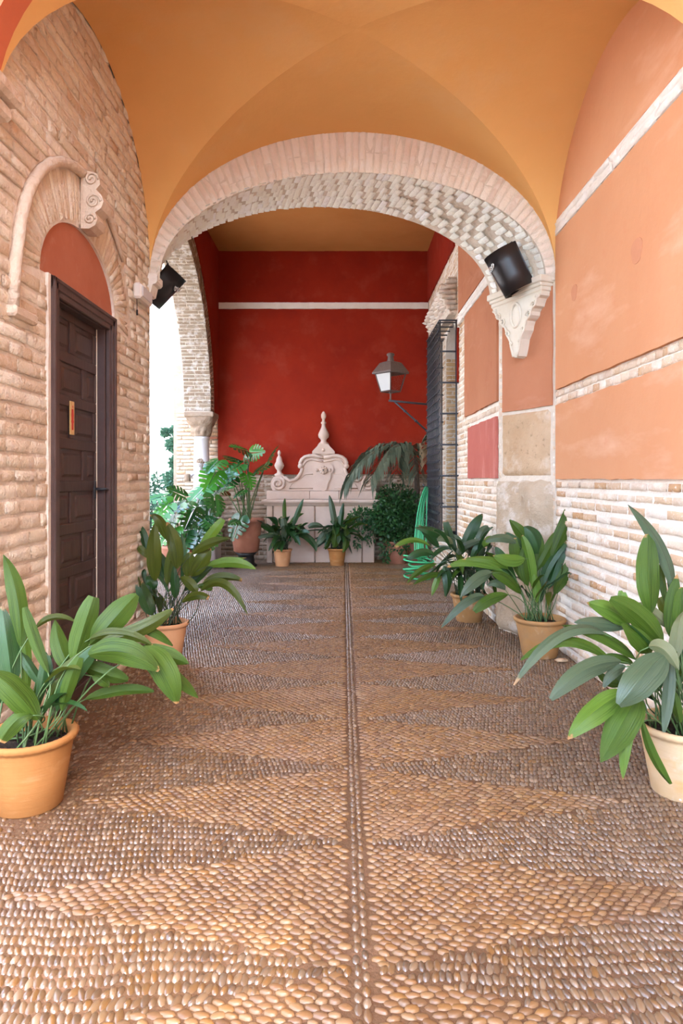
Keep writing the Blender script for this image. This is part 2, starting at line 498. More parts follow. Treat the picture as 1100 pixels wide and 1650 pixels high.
m_lantern = make_mat('lantern_copper', [(.11, .075, .06), (.15, .11, .09)], 40, rough=.5, spec=.4)
m_terra_light = make_mat('terracotta_buff', [(0.344, 0.136, 0.034), (0.410, 0.179, 0.052)], 5, patches=[((.54, .29, .12), 4, .54, .72, .5, (1, 1, 3)), ((.60, .30, .11), 9, .62, .78, .4)], rough=.8, bump=[(60, .15, .004), (9, .2, .01, (.3, .3, 6))], spec=.25)
m_terra_pale = make_mat('terracotta_pale', [(0.607, 0.387, 0.187), (0.681, 0.486, 0.289)], 5, patches=[((.62, .34, .10), 4, .54, .70, .6, (1, 1, 2)), ((.80, .68, .54), 7, .6, .76, .6)], rough=.8, bump=[(60, .15, .004), (9, .2, .01, (.3, .3, 6))], spec=.25)
m_terra_stain = make_mat('terracotta_stained', [(0.349, 0.167, 0.051), (0.413, 0.216, 0.080)], 6, patches=[((.30, .17, .08), 7, .54, .70, .6), ((.66, .50, .34), 9, .60, .74, .6)], rough=.8, bump=[(60, .2, .005)], spec=.25)
m_terra = make_mat('terracotta', [(.56, .26, .11), (.63, .32, .15)], 6, patches=[((.70, .48, .32), 5, .56, .74, .5)], rough=.8, bump=[(60, .15, .004)], spec=.25)
m_terra_dark = make_mat('terracotta_brown', [(.34, .13, .075), (.42, .18, .11)], 6, patches=[((.5, .3, .22), 5, .58, .74, .4)], rough=.75, bump=[(50, .15, .004)], spec=.25)
m_soil = make_mat('soil', [(.03, .02, .014), (.06, .04, .028)], 50, rough=.95, bump=[(70, 1, .02)], spec=.1)
m_white_plastic = make_mat('plastic_cream', (.74, .66, .56), rough=.5, spec=.4)
m_gold = make_mat('brass_plate', [(.62, .38, .13), (.70, .46, .20)], 20, rough=.35, spec=.5)
m_redpaint = make_mat('paint_red', (.55, .03, .02), rough=.45)
m_black = make_mat('black_plastic', (.012, .012, .013), rough=.4)
m_cream = make_mat('light_sliver_cream', (.78, .66, .46), rough=.6)  # pale colour painted in for light at the door gap
m_hose = make_mat('hose_green', [(.04, .42, .16), (.08, .50, .22)], 8, rough=.4, spec=.45)
m_ground = make_mat('courtyard_paving', [(.46, .40, .33), (.54, .47, .39)], 1.5, rough=.9, spec=.2, bump=[(12, .3, .01)])
m_earth = make_mat('floor_mortar', [(0.104, 0.050, 0.022), (0.144, 0.074, 0.033)], 7, patches=[((.24, .13, .075), 2.0, .52, .68, .6)], rough=.85, bump=[(60, .7, .01)], spec=.25)
m_peb_a = make_mat('pebble_lit', [(0.153, 0.072, 0.026), (0.193, 0.096, 0.035), (0.125, 0.059, 0.024), (0.239, 0.132, 0.052), (0.177, 0.083, 0.029), (0.221, 0.105, 0.029), (0.142, 0.078, 0.037)], 'rand',  # same stones as the next material, painted paler for their lit look
    patches=[((.28, .165, .095), 1.1, .5, .66, .45)], rough=.38, bump=[(120, .15, .003)], spec=.5, rough2=(3, .52), coat=.10)
m_peb_b = make_mat('pebble_shaded', [(0.103, 0.053, 0.023), (0.145, 0.081, 0.037), (0.086, 0.047, 0.023), (0.188, 0.111, 0.054), (0.129, 0.066, 0.025), (0.167, 0.077, 0.020), (0.123, 0.077, 0.044), (0.237, 0.148, 0.079)], 'rand',  # same stones again, the dimmer light on lengthwise rows put into colour
    patches=[((.20, .125, .08), 1.1, .5, .66, .45)], rough=.28, bump=[(120, .15, .003)], spec=.8, rough2=(3, .44), coat=.26)
m_leaf = leaf_mat('leaf_aspidistra', (.026, .056, .005), (.046, .088, .008), (.082, .138, .016), (.45, .24, .09), .42, .24, .25)
m_leaf_dark = leaf_mat('leaf_aspidistra_dark', (.011, .040, .010), (.022, .066, .014), (.034, .092, .02), (.30, .18, .08), .30, .18, .48)
m_leaf_blue = leaf_mat('leaf_aspidistra_dull', (.040, .068, .030), (.065, .098, .046), (.09, .125, .062), (.40, .25, .12), .33, .15, .5)
m_leaf_lime = leaf_mat('leaf_aspidistra_lime', (.075, .155, .012), (.115, .21, .018), (.15, .26, .035), (.50, .26, .09), .34, .30)
m_leaf_olive = leaf_mat('leaf_aspidistra_olive', (.058, .078, .007), (.085, .11, .010), (.115, .15, .020), (.5, .25, .08), .32, .42)
m_leaf_tan = leaf_mat('leaf_aspidistra_faded', (.115, .125, .045), (.16, .15, .065), (.14, .165, .065), (.45, .22, .09), .5, .15)
m_mon = make_mat('leaf_monstera', [(.012, .060, .012), (.022, .095, .016), (.035, .14, .02)], 'rand', rough=.22, spec=.9, trans=.15)
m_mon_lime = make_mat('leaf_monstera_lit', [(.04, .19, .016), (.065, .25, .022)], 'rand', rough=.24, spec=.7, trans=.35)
m_stalk = make_mat('stalk_green', [(.06, .11, .03), (.10, .16, .05)], 20, rough=.5)
m_stalk_dark = make_mat('stalk_dark', [(.03, .045, .018), (.05, .07, .03)], 20, rough=.5)
m_bush = make_mat('leaf_bush', [(.02, .075, .02), (.035, .11, .03), (.05, .15, .035)], 'rand', rough=.35, spec=.5, trans=.2)
m_palm = make_mat('leaf_palm', [(0.068, 0.094, 0.053), (0.112, 0.138, 0.083), (0.165, 0.189, 0.120)], 'rand', rough=.45, trans=.15)
m_palm_dry = make_mat('leaf_palm_dry', [(.30, .21, .11), (.40, .29, .16)], 'rand', rough=.6, trans=.15)
m_bark = make_mat('bark', [(.08, .055, .04), (.13, .09, .065)], 30, rough=.9, bump=[(40, .8, .02)])
m_cyp = make_mat('leaf_cypress', [(0.039, 0.111, 0.063), (0.065, 0.156, 0.091), (0.104, 0.221, 0.133)], 'rand', rough=.7, trans=.2)
m_glass = bpy.data.materials.new('lantern_glass'); m_glass.use_nodes = True
_b = m_glass.node_tree.nodes['Principled BSDF']
_b.inputs['Base Color'].default_value = (.95, .96, .95, 1); _b.inputs['Roughness'].default_value = .08
_b.inputs['Transmission Weight'].default_value = 1.0; _b.inputs['IOR'].default_value = 1.1
m_milk = make_mat('lantern_frosted', (.80, .80, .76), rough=.35, spec=.5, trans=.45)

# ------------------------------------------------------------------ the setting
XL, XR = -1.55, 1.70            # near bay side walls
XC, AX = 0.075, 1.625           # vault axis and half span
Y0, Y1 = 3.05, 5.47             # near bay, front to back
YC, AY = 4.26, 1.21
ZS, BZ = 3.0, 1.13              # springing and rise
FL, FR = -2.10, 1.42            # far bay side walls
YA = 6.15                       # far side of the near arch
YB = 11.45                      # back wall
ZC = 5.17                       # far ceiling
EX, EY, EZ = Vector((1, 0, 0)), Vector((0, 1, 0)), Vector((0, 0, 1))

def ell(cx, a, z0, b, n, t0=0.0, t1=PI):
    return [(cx + a * math.cos(t0 + (t1 - t0) * i / n), z0 + b * math.sin(t0 + (t1 - t0) * i / n)) for i in range(n + 1)]

# floor bed
mb = MB(); mb.add([(-2.55, -4, 0), (2.2, -4, 0), (2.2, YB + .2, 0), (-2.55, YB + .2, 0)], [(0, 1, 2, 3)])
mb.add([(-2.55, -4, -.2), (2.2, -4, -.2), (2.2, YB + .2, -.2), (-2.55, YB + .2, -.2)], [(3, 2, 1, 0)])
floor = struct('floor', mb, m_earth)
mb = MB(); mb.add([(-40, -25, -.03), (20, -25, -.03), (20, 40, -.03), (-40, 40, -.03)], [(0, 1, 2, 3)])
struct('ground', mb, m_ground)

# groin vault of the near bay: four webs meeting on crisp diagonal groins
mb = MB()
NR, NQ = 20, 40
for axis in (0, 1):
    for sg in (1, -1):
        vs = []; fs = []
        for i in range(NR + 1):
            r = math.sin(i / NR * PI / 2)
            for j in range(NQ + 1):
                q = math.sin((j / NQ - .5) * PI)
                s, t = (q * r, sg * r) if axis == 0 else (sg * r, q * r)
                k = q * r
                vs.append((XC + AX * s, YC + AY * t, ZS + BZ * math.sqrt(max(0, 1 - k * k)) + .03 * (1 - max(abs(s), abs(t)))))
        for i in range(NR):
            for j in range(NQ):
                a = i * (NQ + 1) + j
                fs.append((a, a + 1, a + NQ + 2, a + NQ + 1))
        mb.add(vs, fs, True)
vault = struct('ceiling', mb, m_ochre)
tag(vault, 'orange plastered groin vault over the near bay')
mb = MB(); mb.box((-2.6, YA - .1, ZC), (1.6, YB + .1, ZC + .1))
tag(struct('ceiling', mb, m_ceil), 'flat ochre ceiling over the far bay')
mb = MB(); mb.box((-2.7, -1.2, 5.4), (2.3, YB + .5, 5.6)); struct('roof', mb, m_ceil)

# near diaphragm arch (its red face looks towards the camera)
mb = MB()
lp = [(-2.5, 5.4), (-2.5, 2.9), (XC - AX, 2.9)] + ell(XC, AX, ZS, BZ, 40, PI, 0) + [(2.2, ZS - .1), (2.2, 5.4)]
mb.plate([lp], (0, Y0 - .14, 0), EX, EZ, -EY, .14)
struct('wall_front', mb, m_redface)

# ---------- left wall with door
LWT = .5
dY0, dY1, dZ = 3.615, 4.605, 2.435
tyc, tya, tyz, tyb = 4.09, .575, 2.43, .405
mb = MB()
lp = [(2.88, 0), (dY0, 0), (dY0, dZ)] + [(tyc - tya * math.cos(PI * i / 24), tyz + tyb * math.sin(PI * i / 24)) for i in range(25)] + [(dY1, dZ), (dY1, 0), (Y1 - .02, 0), (Y1 - .02, 5.4), (2.88, 5.4)]
mb.plate([lp], (XL - .013, 0, 0), EY, EZ, EX, LWT)
wall_left = struct('wall_left', mb, m_mortar_left)
mb = MB(); mb.plate([wavy(dY0 - .034, 0, dY0 - .003, dZ, .004, .1, 5)], (XL + .004, 0, 0), EY, EZ, EX, .03); mb.plate([wavy(dY1 + .003, 0, dY1 + .024, dZ, .004, .1, 6)], (XL + .004, 0, 0), EY, EZ, EX, .03)
mb.build('mortar_fillet', m_mortar_left, wall_left)
# tympanum
mb = MB()
lp = [(tyc - tya * math.cos(PI * i / 24), tyz + tyb * math.sin(PI * i / 24)) for i in range(25)]
lp = [(tyc - tya - .02, tyz - .02)] + [(tyc + (y - tyc) * 1.03, tyz + (z - tyz) * 1.03) for y, z in lp] + [(tyc + tya + .02, tyz - .02)]
mb.plate([lp], (XL - .03, 0, 0), EY, EZ, EX, .1)
mb.build('tympanum', m_tymp, wall_left)['label'] = 'red plaster tympanum over the door'
# hood mould around the fan of bricks
hyc, hya, hyz, hyb = 4.10, .87, 2.36, .80
def hood(t, k=1.0): return (hyc - hya * k * math.cos(t), hyz + hyb * k * math.sin(t))
pts = [(XL + .008, 3.19, 2.16), (XL + .008, 3.205, 2.36)] + [(XL + .008, *hood(t)) for t in np.linspace(.12, 2.45, 26)]
mb = MB(); mb.tube(pts, [.029 + .003 * (i % 2) for i in range(20)] + [.028, .026, .024, .022, .02, .017, .014, .011], 8)
mb.build('hood_mould', m_hood, wall_left)
mb = MB(); mb.box((XL - .05, 3.16, 2.11), (XL + .035, 3.40, 2.165), bev=.012); mb.build('hood_stop', m_hood, wall_left)
# keystone scroll in the fan
mb = MB()
kp = [(0, 3.17), (.07, 3.165), (.11, 3.13), (.115, 3.09), (.09, 3.06), (.12, 3.03), (.135, 2.99), (.12, 2.95), (.085, 2.925), (.10, 2.89), (.085, 2.85), (.05, 2.83), (0, 2.83)]
n = len(kp)
vs = [(XL + x, 4.03, z) for x, z in kp] + [(XL + x, 4.17, z) for x, z in kp]
fs = [tuple(range(n))[::-1], tuple(range(n, 2 * n))] + [(i, (i + 1) % n, n + (i + 1) % n, n + i) for i in range(n)]
mb.add(vs, fs)
for yy in (4.025, 4.175):
    for (cx, cz, r0) in ((.065, 3.12, .04), (.075, 2.99, .045), (.055, 2.885, .032)):
        mb.tube([(XL + cx + r0 * (1 - i / 22) * math.cos(i * .55), yy, cz + r0 * (1 - i / 22) * math.sin(i * .55)) for i in range(19)], .008, 5)
mb.build('keystone', m_hood, wall_left)
# brickwork
items = []
def lw(u, v, w, h, proud=.0, rot=0.0, d=.019):
    U = EY * math.cos(rot) + EZ * math.sin(rot); V = -EY * math.sin(rot) + EZ * math.cos(rot)
    items.append((Vector((XL + proud + R.uniform(-.004, .009), u, v)), U, V, EX, w, h, d))
def fan_half(v, k=1.06):   # half width of the fan zone at height v
    if v <= hyz: return hya * k
    s = (v - hyz) / (hyb * k)
    return hya * k * math.sqrt(1 - s * s) if s < 1 else 0.0
def liv(v):
    hi = Y1 + .005; lo = 2.9
    if v > ZS:
        s = min(1, (v - ZS) / BZ); hw = AY * math.sqrt(max(0, 1 - s * s)) + .12
        lo, hi = max(lo, YC - hw), min(hi, YC + hw)
    H = []
    if v < dZ + .02: H.append((dY0 - .032, dY1 + .022))
    if v > 2.35:
        f = fan_half(v)
        if f: H.append((hyc - f, hyc + f if v > 2.40 else dY1))
    return cut([(lo, hi)], H)
for (u, v, w, h) in courses(.0, 4.25, .058, .015, liv, .27): lw(u, v, w, h)
# fan of thin radial bricks over the tympanum
nf = 47
for i in range(nf):
    t = PI * (i + .5) / nf
    ci, si = math.cos(t), math.sin(t)
    a = Vector((tyc - (tya + .015) * ci, tyz + (tyb + .015) * si)); b = Vector((hyc - (hya - .035) * ci, hyz + .02 + (hyb - .05) * si))
    d = b - a; L = d.length; rot = math.atan2(d.y, d.x)
    wid = .5 * (a - Vector((tyc - (tya + .015) * math.cos(t + PI / nf), tyz + (tyb + .015) * math.sin(t + PI / nf)))).length + .5 * (b - Vector((hyc - hya * math.cos(t + PI / nf), hyz + hyb * math.sin(t + PI / nf)))).length
    c = (a + b) / 2
    if abs(c.x - 4.10) < .05 and i == nf // 2: continue
    lw(c.x, c.y, L * .97, max(.02, wid * .8), -.004, rot)
ends = [(Vector((q[0], 2.88 - R.uniform(0, .008), q[1])), EX, EZ, -EY, q[2], q[3], .019) for q in courses(0, 2.9, .058, .015, lambda v: [(XL - .5, XL + .005)], .26)]
lay_bricks(wall_left, items, m_brick_left)
lay_bricks(wall_left, ends, m_brick_left, 0, 'brick', 'end_brick_field')
# small springing moulding at the near end of the wall
mb = MB(); mb.box((XL - .1, 2.84, 3.02), (XL + .10, 3.10, 3.10), bev=.02); mb.box((XL - .1, 2.86, 2.95), (XL + .06, 3.08, 3.02), bev=.015)
mb.build('impost_moulding', m_hood, wall_left)

# ---------- right wall of the near bay
mb = MB(); mb.plate([[(-4, 0), (Y1 + .03, 0), (Y1 + .03, 5.4), (-4, 5.4)]], (XR + .012, 0, 0), EY, EZ, -EX, .5)
wall_right = struct('wall_right', mb, m_mortar_white)
def panel(wall, O, U, V, N, x0, y0, x1, y1, mat, seed, proud=.016, label=None, amp=.005):
    mb = MB(); mb.plate([wavy(x0, y0, x1, y1, amp, .11, seed)], Vector(O) + Vector(N) * proud, U, V, N, proud + .01)
    o = mb.build('plaster_panel', mat, wall)
    if label: o['label'] = label
    return o
OR = (XR, 0, 0)
panel(wall_right, OR, EY, EZ, -EX, -4, 1.35, 5.425, 1.935, m_salmon_lit, 1, label='low salmon plaster panel above the brick dado')
panel(wall_right, OR, EY, EZ, -EX, -4, 2.06, 5.425, 3.275, m_salmon_lit, 2, label='tall salmon plaster panel between the brick bands')
panel(wall_right, OR, EY, EZ, -EX, -4, 3.40, Y1, 4.7, m_salmon_lit, 3, label='salmon plaster panel under the vault')
for y, z, w, h in ((3.92, 2.66, .15, .16), (4.98, 2.71, .12, .13)):      # two old plaster repairs
    mb = MB(); mb.plate([[(y + w / 2 * math.cos(t) * (1 + .1 * math.sin(3 * t)), z + h / 2 * math.sin(t) * (1 + .1 * math.cos(2 * t))) for t in np.linspace(0, 2 * PI, 18, endpoint=False)]], (XR - .0185, 0, 0), EY, EZ, -EX, .004)
    mb.build('plaster_patch', m_patch, wall_right)
items = []
def rw(u, v, w, h, proud=0.0):
    items.append((Vector((XR - proud - R.uniform(-.003, .006), u, v)), EY, EZ, -EX, w, h, .02))
def div(v): return [(2.3, Y1 + .01)]
for q in courses(.0, 1.335, .050, .025, div, .27): rw(*q)
for q in courses(1.945, 2.05, .047, .008, div, .13): rw(*q)
for q in courses(1.36, 3.27, .055, .014, lambda v: [(5.43, Y1 + .01)] if not 1.93 < v < 2.06 else [], .2): rw(*q)
lay_bricks(wall_right, items, m_brick_pale)
def string_course(wall, O, U, N, u0, u1, z0, z1, name='string_course'):
    """projecting band of lime-coated bricks, each a piece of its own"""
    it = []
    for q in courses(z0, z1 - .005, (z1 - z0) * .47, .006, lambda v: [(u0, u1)], .26):
        it.append((Vector(O) + U * q[0] + EZ * q[1] + N * (.03 + R.uniform(0, .006)), U, EZ, N, q[2] + .006, q[3] + .004, .045))
    return it
mb = MB(); mb.box((XR - .018, -4, 3.285), (XR + .01, Y1, 3.395)); sc1 = mb.build('string_course', m_lime, wall_right)
lay_bricks(sc1, string_course(wall_right, OR, EY, -EX, 2.4, Y1, 3.285, 3.395), m_lime, 80)

# ---------- the skewed brick arch between the bays and its piers
SKX, SKY = -.30, YA - Y1
SKD = Vector((SKX, SKY, 0))
IA, IB, IZ = 1.545, .83, 2.975
lp = [(-2.5, 0), (XL, 0), (XL, IZ - .03), (XC - IA, IZ - .03)] + ell(XC, IA, IZ, IB, 48, PI, 0) + [(XC + IA, IZ - .03), (XR, IZ - .03), (XR, 0), (2.2, 0), (2.2, 5.4), (-2.5, 5.4)]
mb = MB(); mb.plate([lp], (0, Y1, 0), EX, EZ, Vector((-SKX, -SKY, 0)), 1.0)
wall_arch = struct('wall_arch', mb, m_mortar_arch)
items, items2 = [], []
# arc length table
NT = 800
TH = np.linspace(0, PI, NT); PX = XC + IA * np.cos(TH); PZ = IZ + IB * np.sin(TH)
S = np.concatenate([[0], np.cumsum(np.hypot(np.diff(PX), np.diff(PZ)))])
s = .02
while s < S[-1] - .02:
    w = R.uniform(.046, .058)
    t = float(np.interp(s + w / 2, S, TH)); c, sn = math.cos(t), math.sin(t)
    p = Vector((XC + IA * c, 0, IZ + IB * sn))
    nrm = Vector((c / IA, 0, sn / IB)).normalized(); tan = Vector((-nrm.z, 0, nrm.x))
    # length along the normal until the vault's edge
    k = .05
    while k < .5 and ((p.x + nrm.x * k - XC) / AX) ** 2 + ((p.z + nrm.z * k - ZS) / BZ) ** 2 < 1: k += .004
    L = max(.07, k - .0)
    segs = [(0, L)] if R.random() < .55 or L < .2 else [(0, L * .5), (L * .5, L)]
    if R.random() < .3 and L > .22: segs = [(0, L * .33), (L * .33, L)]
    for a, b in segs:
        q = p + nrm * ((a + b) / 2) + EY * (Y1 - R.uniform(.006, .012))
        items.append((q, nrm, tan, -EY, b - a - .005, w * .94, .018))
    par = not par if 'par' in dir() else False
    off = (-.12 if par else 0) + R.uniform(-.02, .0)
    D = SKD.length; u = off
    while u < D - .01:
        w2 = R.choice((.25, .25, .24, .25, .13)); a, b = max(0, u), min(D, u + w2)
        if b - a > .03:
            q = p + EY * Y1 + SKD * ((a + b) / 2 / D) - nrm * R.uniform(.007, .0095)
            items2.append((q, SKD.normalized(), tan, -nrm, b - a - .004, w * .97, .010))
        u += w2
    s += w + R.uniform(.003, .006)
lay_bricks(wall_arch, items, m_brick_arch, 160, 'ring_brick', 'ring_brick_field')
lay_bricks(wall_arch, items2, m_brick_soffit, 300, 'soffit_brick', 'soffit_brick_field')
# right pier: oblique face
PN = Vector((XR, Y1, 0)); PU = SKD.normalized(); PL = SKD.length; PNn = Vector((-PU.y, PU.x, 0))
items = []
def piv(v):
    if v < 1.34: return [(.0, .05), (.70, PL)]
    if v < 1.93: return [(.0, .04), (.70, PL)]
    return [(PL - .06, PL)]
for q in courses(.0, 2.93, .055, .014, piv, .2):
    items.append((PN + PU * q[0] + EZ * q[1] + PNn * R.uniform(.002, .012), PU, EZ, PNn, q[2], q[3], .03))
lay_bricks(wall_arch, items, m_brick_pale, 140)
panel(wall_arch, PN, PU, EZ, PNn, .03, 1.945, PL - .065, 2.94, m_salmon_shaded, 8, .014, 'shaded salmon panel below the corbel')
def rough_block(u0, u1, v0, v1, thick, amp, seed, nu=14, nv=16, O=PN, U=PU, N=PNn):
    vs = []; fs = []
    for j in range(nv + 1):
        for i in range(nu + 1):
            a, b = i / nu, j / nv
            e = min(a, 1 - a, b, 1 - b)
            h = thick * min(1, .35 + e * 14) + amp * noise.fractal(Vector((a * 3 + seed, b * 4, seed * .7)), 1.0, 2.0, 4)
            uu = u0 + (u1 - u0) * a + (amp * .6 * noise.noise(Vector((b * 7, seed, 0))) if i in (0, nu) else 0)
            vv = v0 + (v1 - v0) * b + (amp * .6 * noise.noise(Vector((a * 7, seed + 9, 0))) if j in (0, nv) else 0)
            vs.append(O + U * uu + EZ * vv + N * (h if 0 < i < nu and 0 < j < nv else -.01))
    for j in range(nv):
        for i in range(nu):
            a = j * (nu + 1) + i; fs.append((a, a + 1, a + nu + 2, a + nu + 1))
    mb = MB(); mb.add(vs, fs, True); return mb
rough_block(.045, .70, 1.37, 1.925, .022, .010, 3).build('stone_block', m_stone, wall_arch)['label'] = 'pitted tan ashlar block'
rough_block(.02, .76, .0, 1.345, .05, .035, 5, 18, 26).build('stone_block', m_stone_low, wall_arch)['label'] = 'worn lower ashlar block'

# ---------- right wall of the far bay with the window niche
wy0, wy1, wz0, wz1 = 8.62, 9.58, .62, 3.0
arch = [(wy0 + (wy1 - wy0) / 2 - (wy1 - wy0) / 2 * math.cos(PI * i / 14), wz1 + .42 * math.sin(PI * i / 14)) for i in range(15)]
mb = MB(); mb.plate([[(YA - .02, 0), (YB + .1, 0), (YB + .1, 5.4), (YA - .02, 5.4)], [(wy0, wz0)] + arch + [(wy1, wz0)]], (FR + .012, 0, 0), EY, EZ, -EX, .42)
wall_far_right = struct('wall_right', mb, m_mortar_white)
OF = (FR, 0, 0)
panel(wall_far_right, OF, EY, EZ, -EX, 6.27, 2.07, 7.93, 3.235, m_salmon_shaded, 11, label='tall salmon panel between corbel pier and window')
panel(wall_far_right, OF, EY, EZ, -EX, 6.30, 1.36, 7.72, 1.93, m_rose, 12, label='small rose coloured panel above the brick dado')
panel(wall_far_right, OF, EY, EZ, -EX, 6.2, 3.38, 8.36, 5.12, m_salmon_shaded, 13, label='upper salmon panel beside the window head')
panel(wall_far_right, OF, EY, EZ, -EX, 8.42, 2.55, 8.57, 3.22, m_red, 14, label='narrow red strip beside the window')
panel(wall_far_right, OF, EY, EZ, -EX, 8.72, 4.33, 11.43, 5.15, m_red, 15, label='red panel above the window head')
items = []
def fiv(v):
    H = []
    if 2.05 < v < 3.24: H.append((6.26, 7.94))
    if 1.34 < v < 1.94: H.append((6.28, 7.73))
    if 3.23 < v < 3.37: H.append((6.1, 8.4))
    if v > 3.36: H.append((6.1, 8.37))
    if 2.54 < v < 3.23: H.append((8.41, 8.58))
    if v > 4.31: H.append((8.71, 11.45))
    if .6 < v < 3.4: H.append((wy0, wy1))
    return cut([(6.17, 11.4)], H)
for q in courses(0, 5.1, .055, .016, fiv, .27):
    items.append((Vector((FR - R.uniform(-.003, .008), q[0], q[1])), EY, EZ, -EX, q[2], q[3], .03))
lay_bricks(wall_far_right, items, m_brick_pale)
mb = MB(); mb.box((FR - .018, 6.16, 3.245), (FR + .01, 8.4, 3.365)); sc2 = mb.build('string_course', m_lime, wall_far_right)
lay_bricks(sc2, string_course(None, OF, EY, -EX, 6.18, 8.39, 3.245, 3.365), m_lime, 60)
# tan bricks on the niche's far jamb
items = []
for q in courses(wz0, wz1 + .05, .05, .008, lambda v: [(0, .36)], .2):
    items.append((Vector((FR + .02 + q[0], wy1 - .012, q[1])), EX, EZ, -EY, q[2], q[3], .03))
lay_bricks(wall_far_right, items, m_brick_jamb, 100, 'jamb_brick', 'jamb_brick_field')
# stepped brick cornice over the window
cy0, cy1 = 8.55, 10.35
mb = MB(); mb.box((FR - .10, cy0 + .05, 3.42), (FR + .05, cy1 - .05, 3.90)); cornice = mb.build('window_cornice', m_mortar_arch, wall_far_right)
items = []
for k, (pz, pr) in enumerate(((3.45, .10), (3.515, .13), (3.58, .16), (3.645, .19), (3.71, .22), (3.775, .20), (3.84, .14))):
    a = cy0
    while a < cy1 - .03:
        w = min(R.uniform(.22, .28), cy1 - a)
        items.append((Vector((FR - pr, a + w / 2, pz)), EY, EZ, -EX, w - .01, .056, .14)); a += w
    for j in range(2):
        items.append((Vector((FR - pr * (.25 + .5 * j), cy0, pz)), EX, EZ, -EY, pr * .5 - .006, .056, .05))
lay_bricks(cornice, items, m_brick_arch, 90)
# window behind the grille
mb = MB(); mb.box((FR + .33, wy0 - .02, wz0 - .02), (FR + .40, wy1 + .02, wz1 + .44))
win = struct('window_1', mb, m_wood)
for a in (wy0 + .04, (wy0 + wy1) / 2 + .02):
    for k in range(3):
        mb = MB(); mb.box((FR + .315, a, wz0 + .08 + k * .82), (FR + .335, a + .40, wz0 + .80 + k * .82), bev=.008); mb.build('shutter_panel', m_wood2, win)
mb = MB(); mb.box((FR - .14, wy0 - .15, wz0 - .10), (FR + .35, wy1 + .15, wz0), bev=.015); mb.build('window_sill', m_lime, win)

# ---------- back wall
mb = MB(); mb.box((-2.85, YB + .012, 0), (1.9, YB + .4, 5.4)); wall_back = struct('wall_back', mb, m_mortar_dado)
OB = (0, YB, 0)
panel(wall_back, OB, EX, EZ, -EY, FL + .0, 1.43, FR, 4.20, m_red, 21, label='large red plaster field behind the fountain')
panel(wall_back, OB, EX, EZ, -EY, FL + .0, 4.31, FR, ZC, m_red, 22, label='upper red plaster band under the ceiling')
items = []
for q in courses(0, 1.42, .06, .016, lambda v: [(FL, FR)], .27):
    items.append((Vector((q[0], YB - R.uniform(-.002, .012), q[1])), EX, EZ, -EY, q[2], q[3], .03))
lay_bricks(wall_back, items, m_brick_dado, 160)
items = []
for q in courses(0, 2.5, .05, .014, lambda v: [(-2.8, FL)], .26):
    items.append((Vector((q[0], YB - .012 - R.uniform(0, .008), q[1])), EX, EZ, -EY, q[2], q[3], .03))
lay_bricks(wall_back, items, m_brick_pale, 120, 'pier_brick', 'pier_brick_field')
mb = MB(); mb.box((FL + .005, YB - .03, 4.205), (FR, YB + .02, 4.305)); sc3 = mb.build('string_course', m_lime, wall_back)
lay_bricks(sc3, string_course(None, OB, EX, -EY, FL, FR, 4.205, 4.305), m_lime, 40)
mb = MB(); mb.box((-2.3, YB - .04, 2.02), (FL + .0, YB + .01, 2.06), bev=.006); mb.build('tile_course', m_terra_dark, wall_back)

# ---------- left arcade of the far bay
AYC, AR, AZ = 8.60, 2.25, 2.42
arc = [(AYC + AR * math.cos(PI * i / 48), AZ + AR * math.sin(PI * i / 48)) for i in range(49)]     # from +Y to -Y
mb = MB()
lp = [(YA - .1, 0), (AYC - AR, 0)] + arc[::-1] + [(YB + .1, AZ), (YB + .1, 5.4), (YA - .1, 5.4)]
mb.plate([lp], (FL - .012, 0, 0), EY, EZ, EX, .43)
arcade = struct('wall_left', mb, m_mortar_arch)
items, items2 = [], []
s = .01
Ltot = PI * AR
while s < Ltot - .02:
    w = R.uniform(.046, .055); t = (s + w / 2) / AR
    c, sn = math.cos(t), math.sin(t)
    nrm = Vector((0, c, sn)); tan = Vector((0, -sn, c))
    p = Vector((FL, AYC + AR * c, AZ + AR * sn))
    for a, b in ([(0, .28)] if R.random() < .6 else [(0, .14), (.14, .28)]):
        items.append((p + nrm * ((a + b) / 2) + EX * R.uniform(0, .008), nrm, tan, EX, b - a - .006, w * .92, .03))
    u = R.uniform(-.2, 0)
    while u < .43:
        w2 = R.choice((.26, .25, .13)); a, b = max(0, u), min(.43, u + w2)
        if b - a > .03: items2.append((p - EX * ((a + b) / 2 + .003) - nrm * R.uniform(.007, .0095), EX, tan, -nrm, b - a - .005, w * .96, .011))
        u += w2
    s += w + R.uniform(.005, .009)
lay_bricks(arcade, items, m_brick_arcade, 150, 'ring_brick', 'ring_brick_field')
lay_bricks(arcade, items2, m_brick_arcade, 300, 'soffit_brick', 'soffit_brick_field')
rr = 2.54
lp = [(AYC + rr * math.cos(PI * i / 40), AZ + rr * math.sin(PI * i / 40)) for i in range(41)]
mb = MB(); mb.plate([[(YB - .01, AZ), (YB - .01, ZC), (YA, ZC), (YA, AZ)] + lp[::-1]], (FL + .014, 0, 0), EY, EZ, EX, .02)
mb.build('plaster_panel', m_red, arcade)

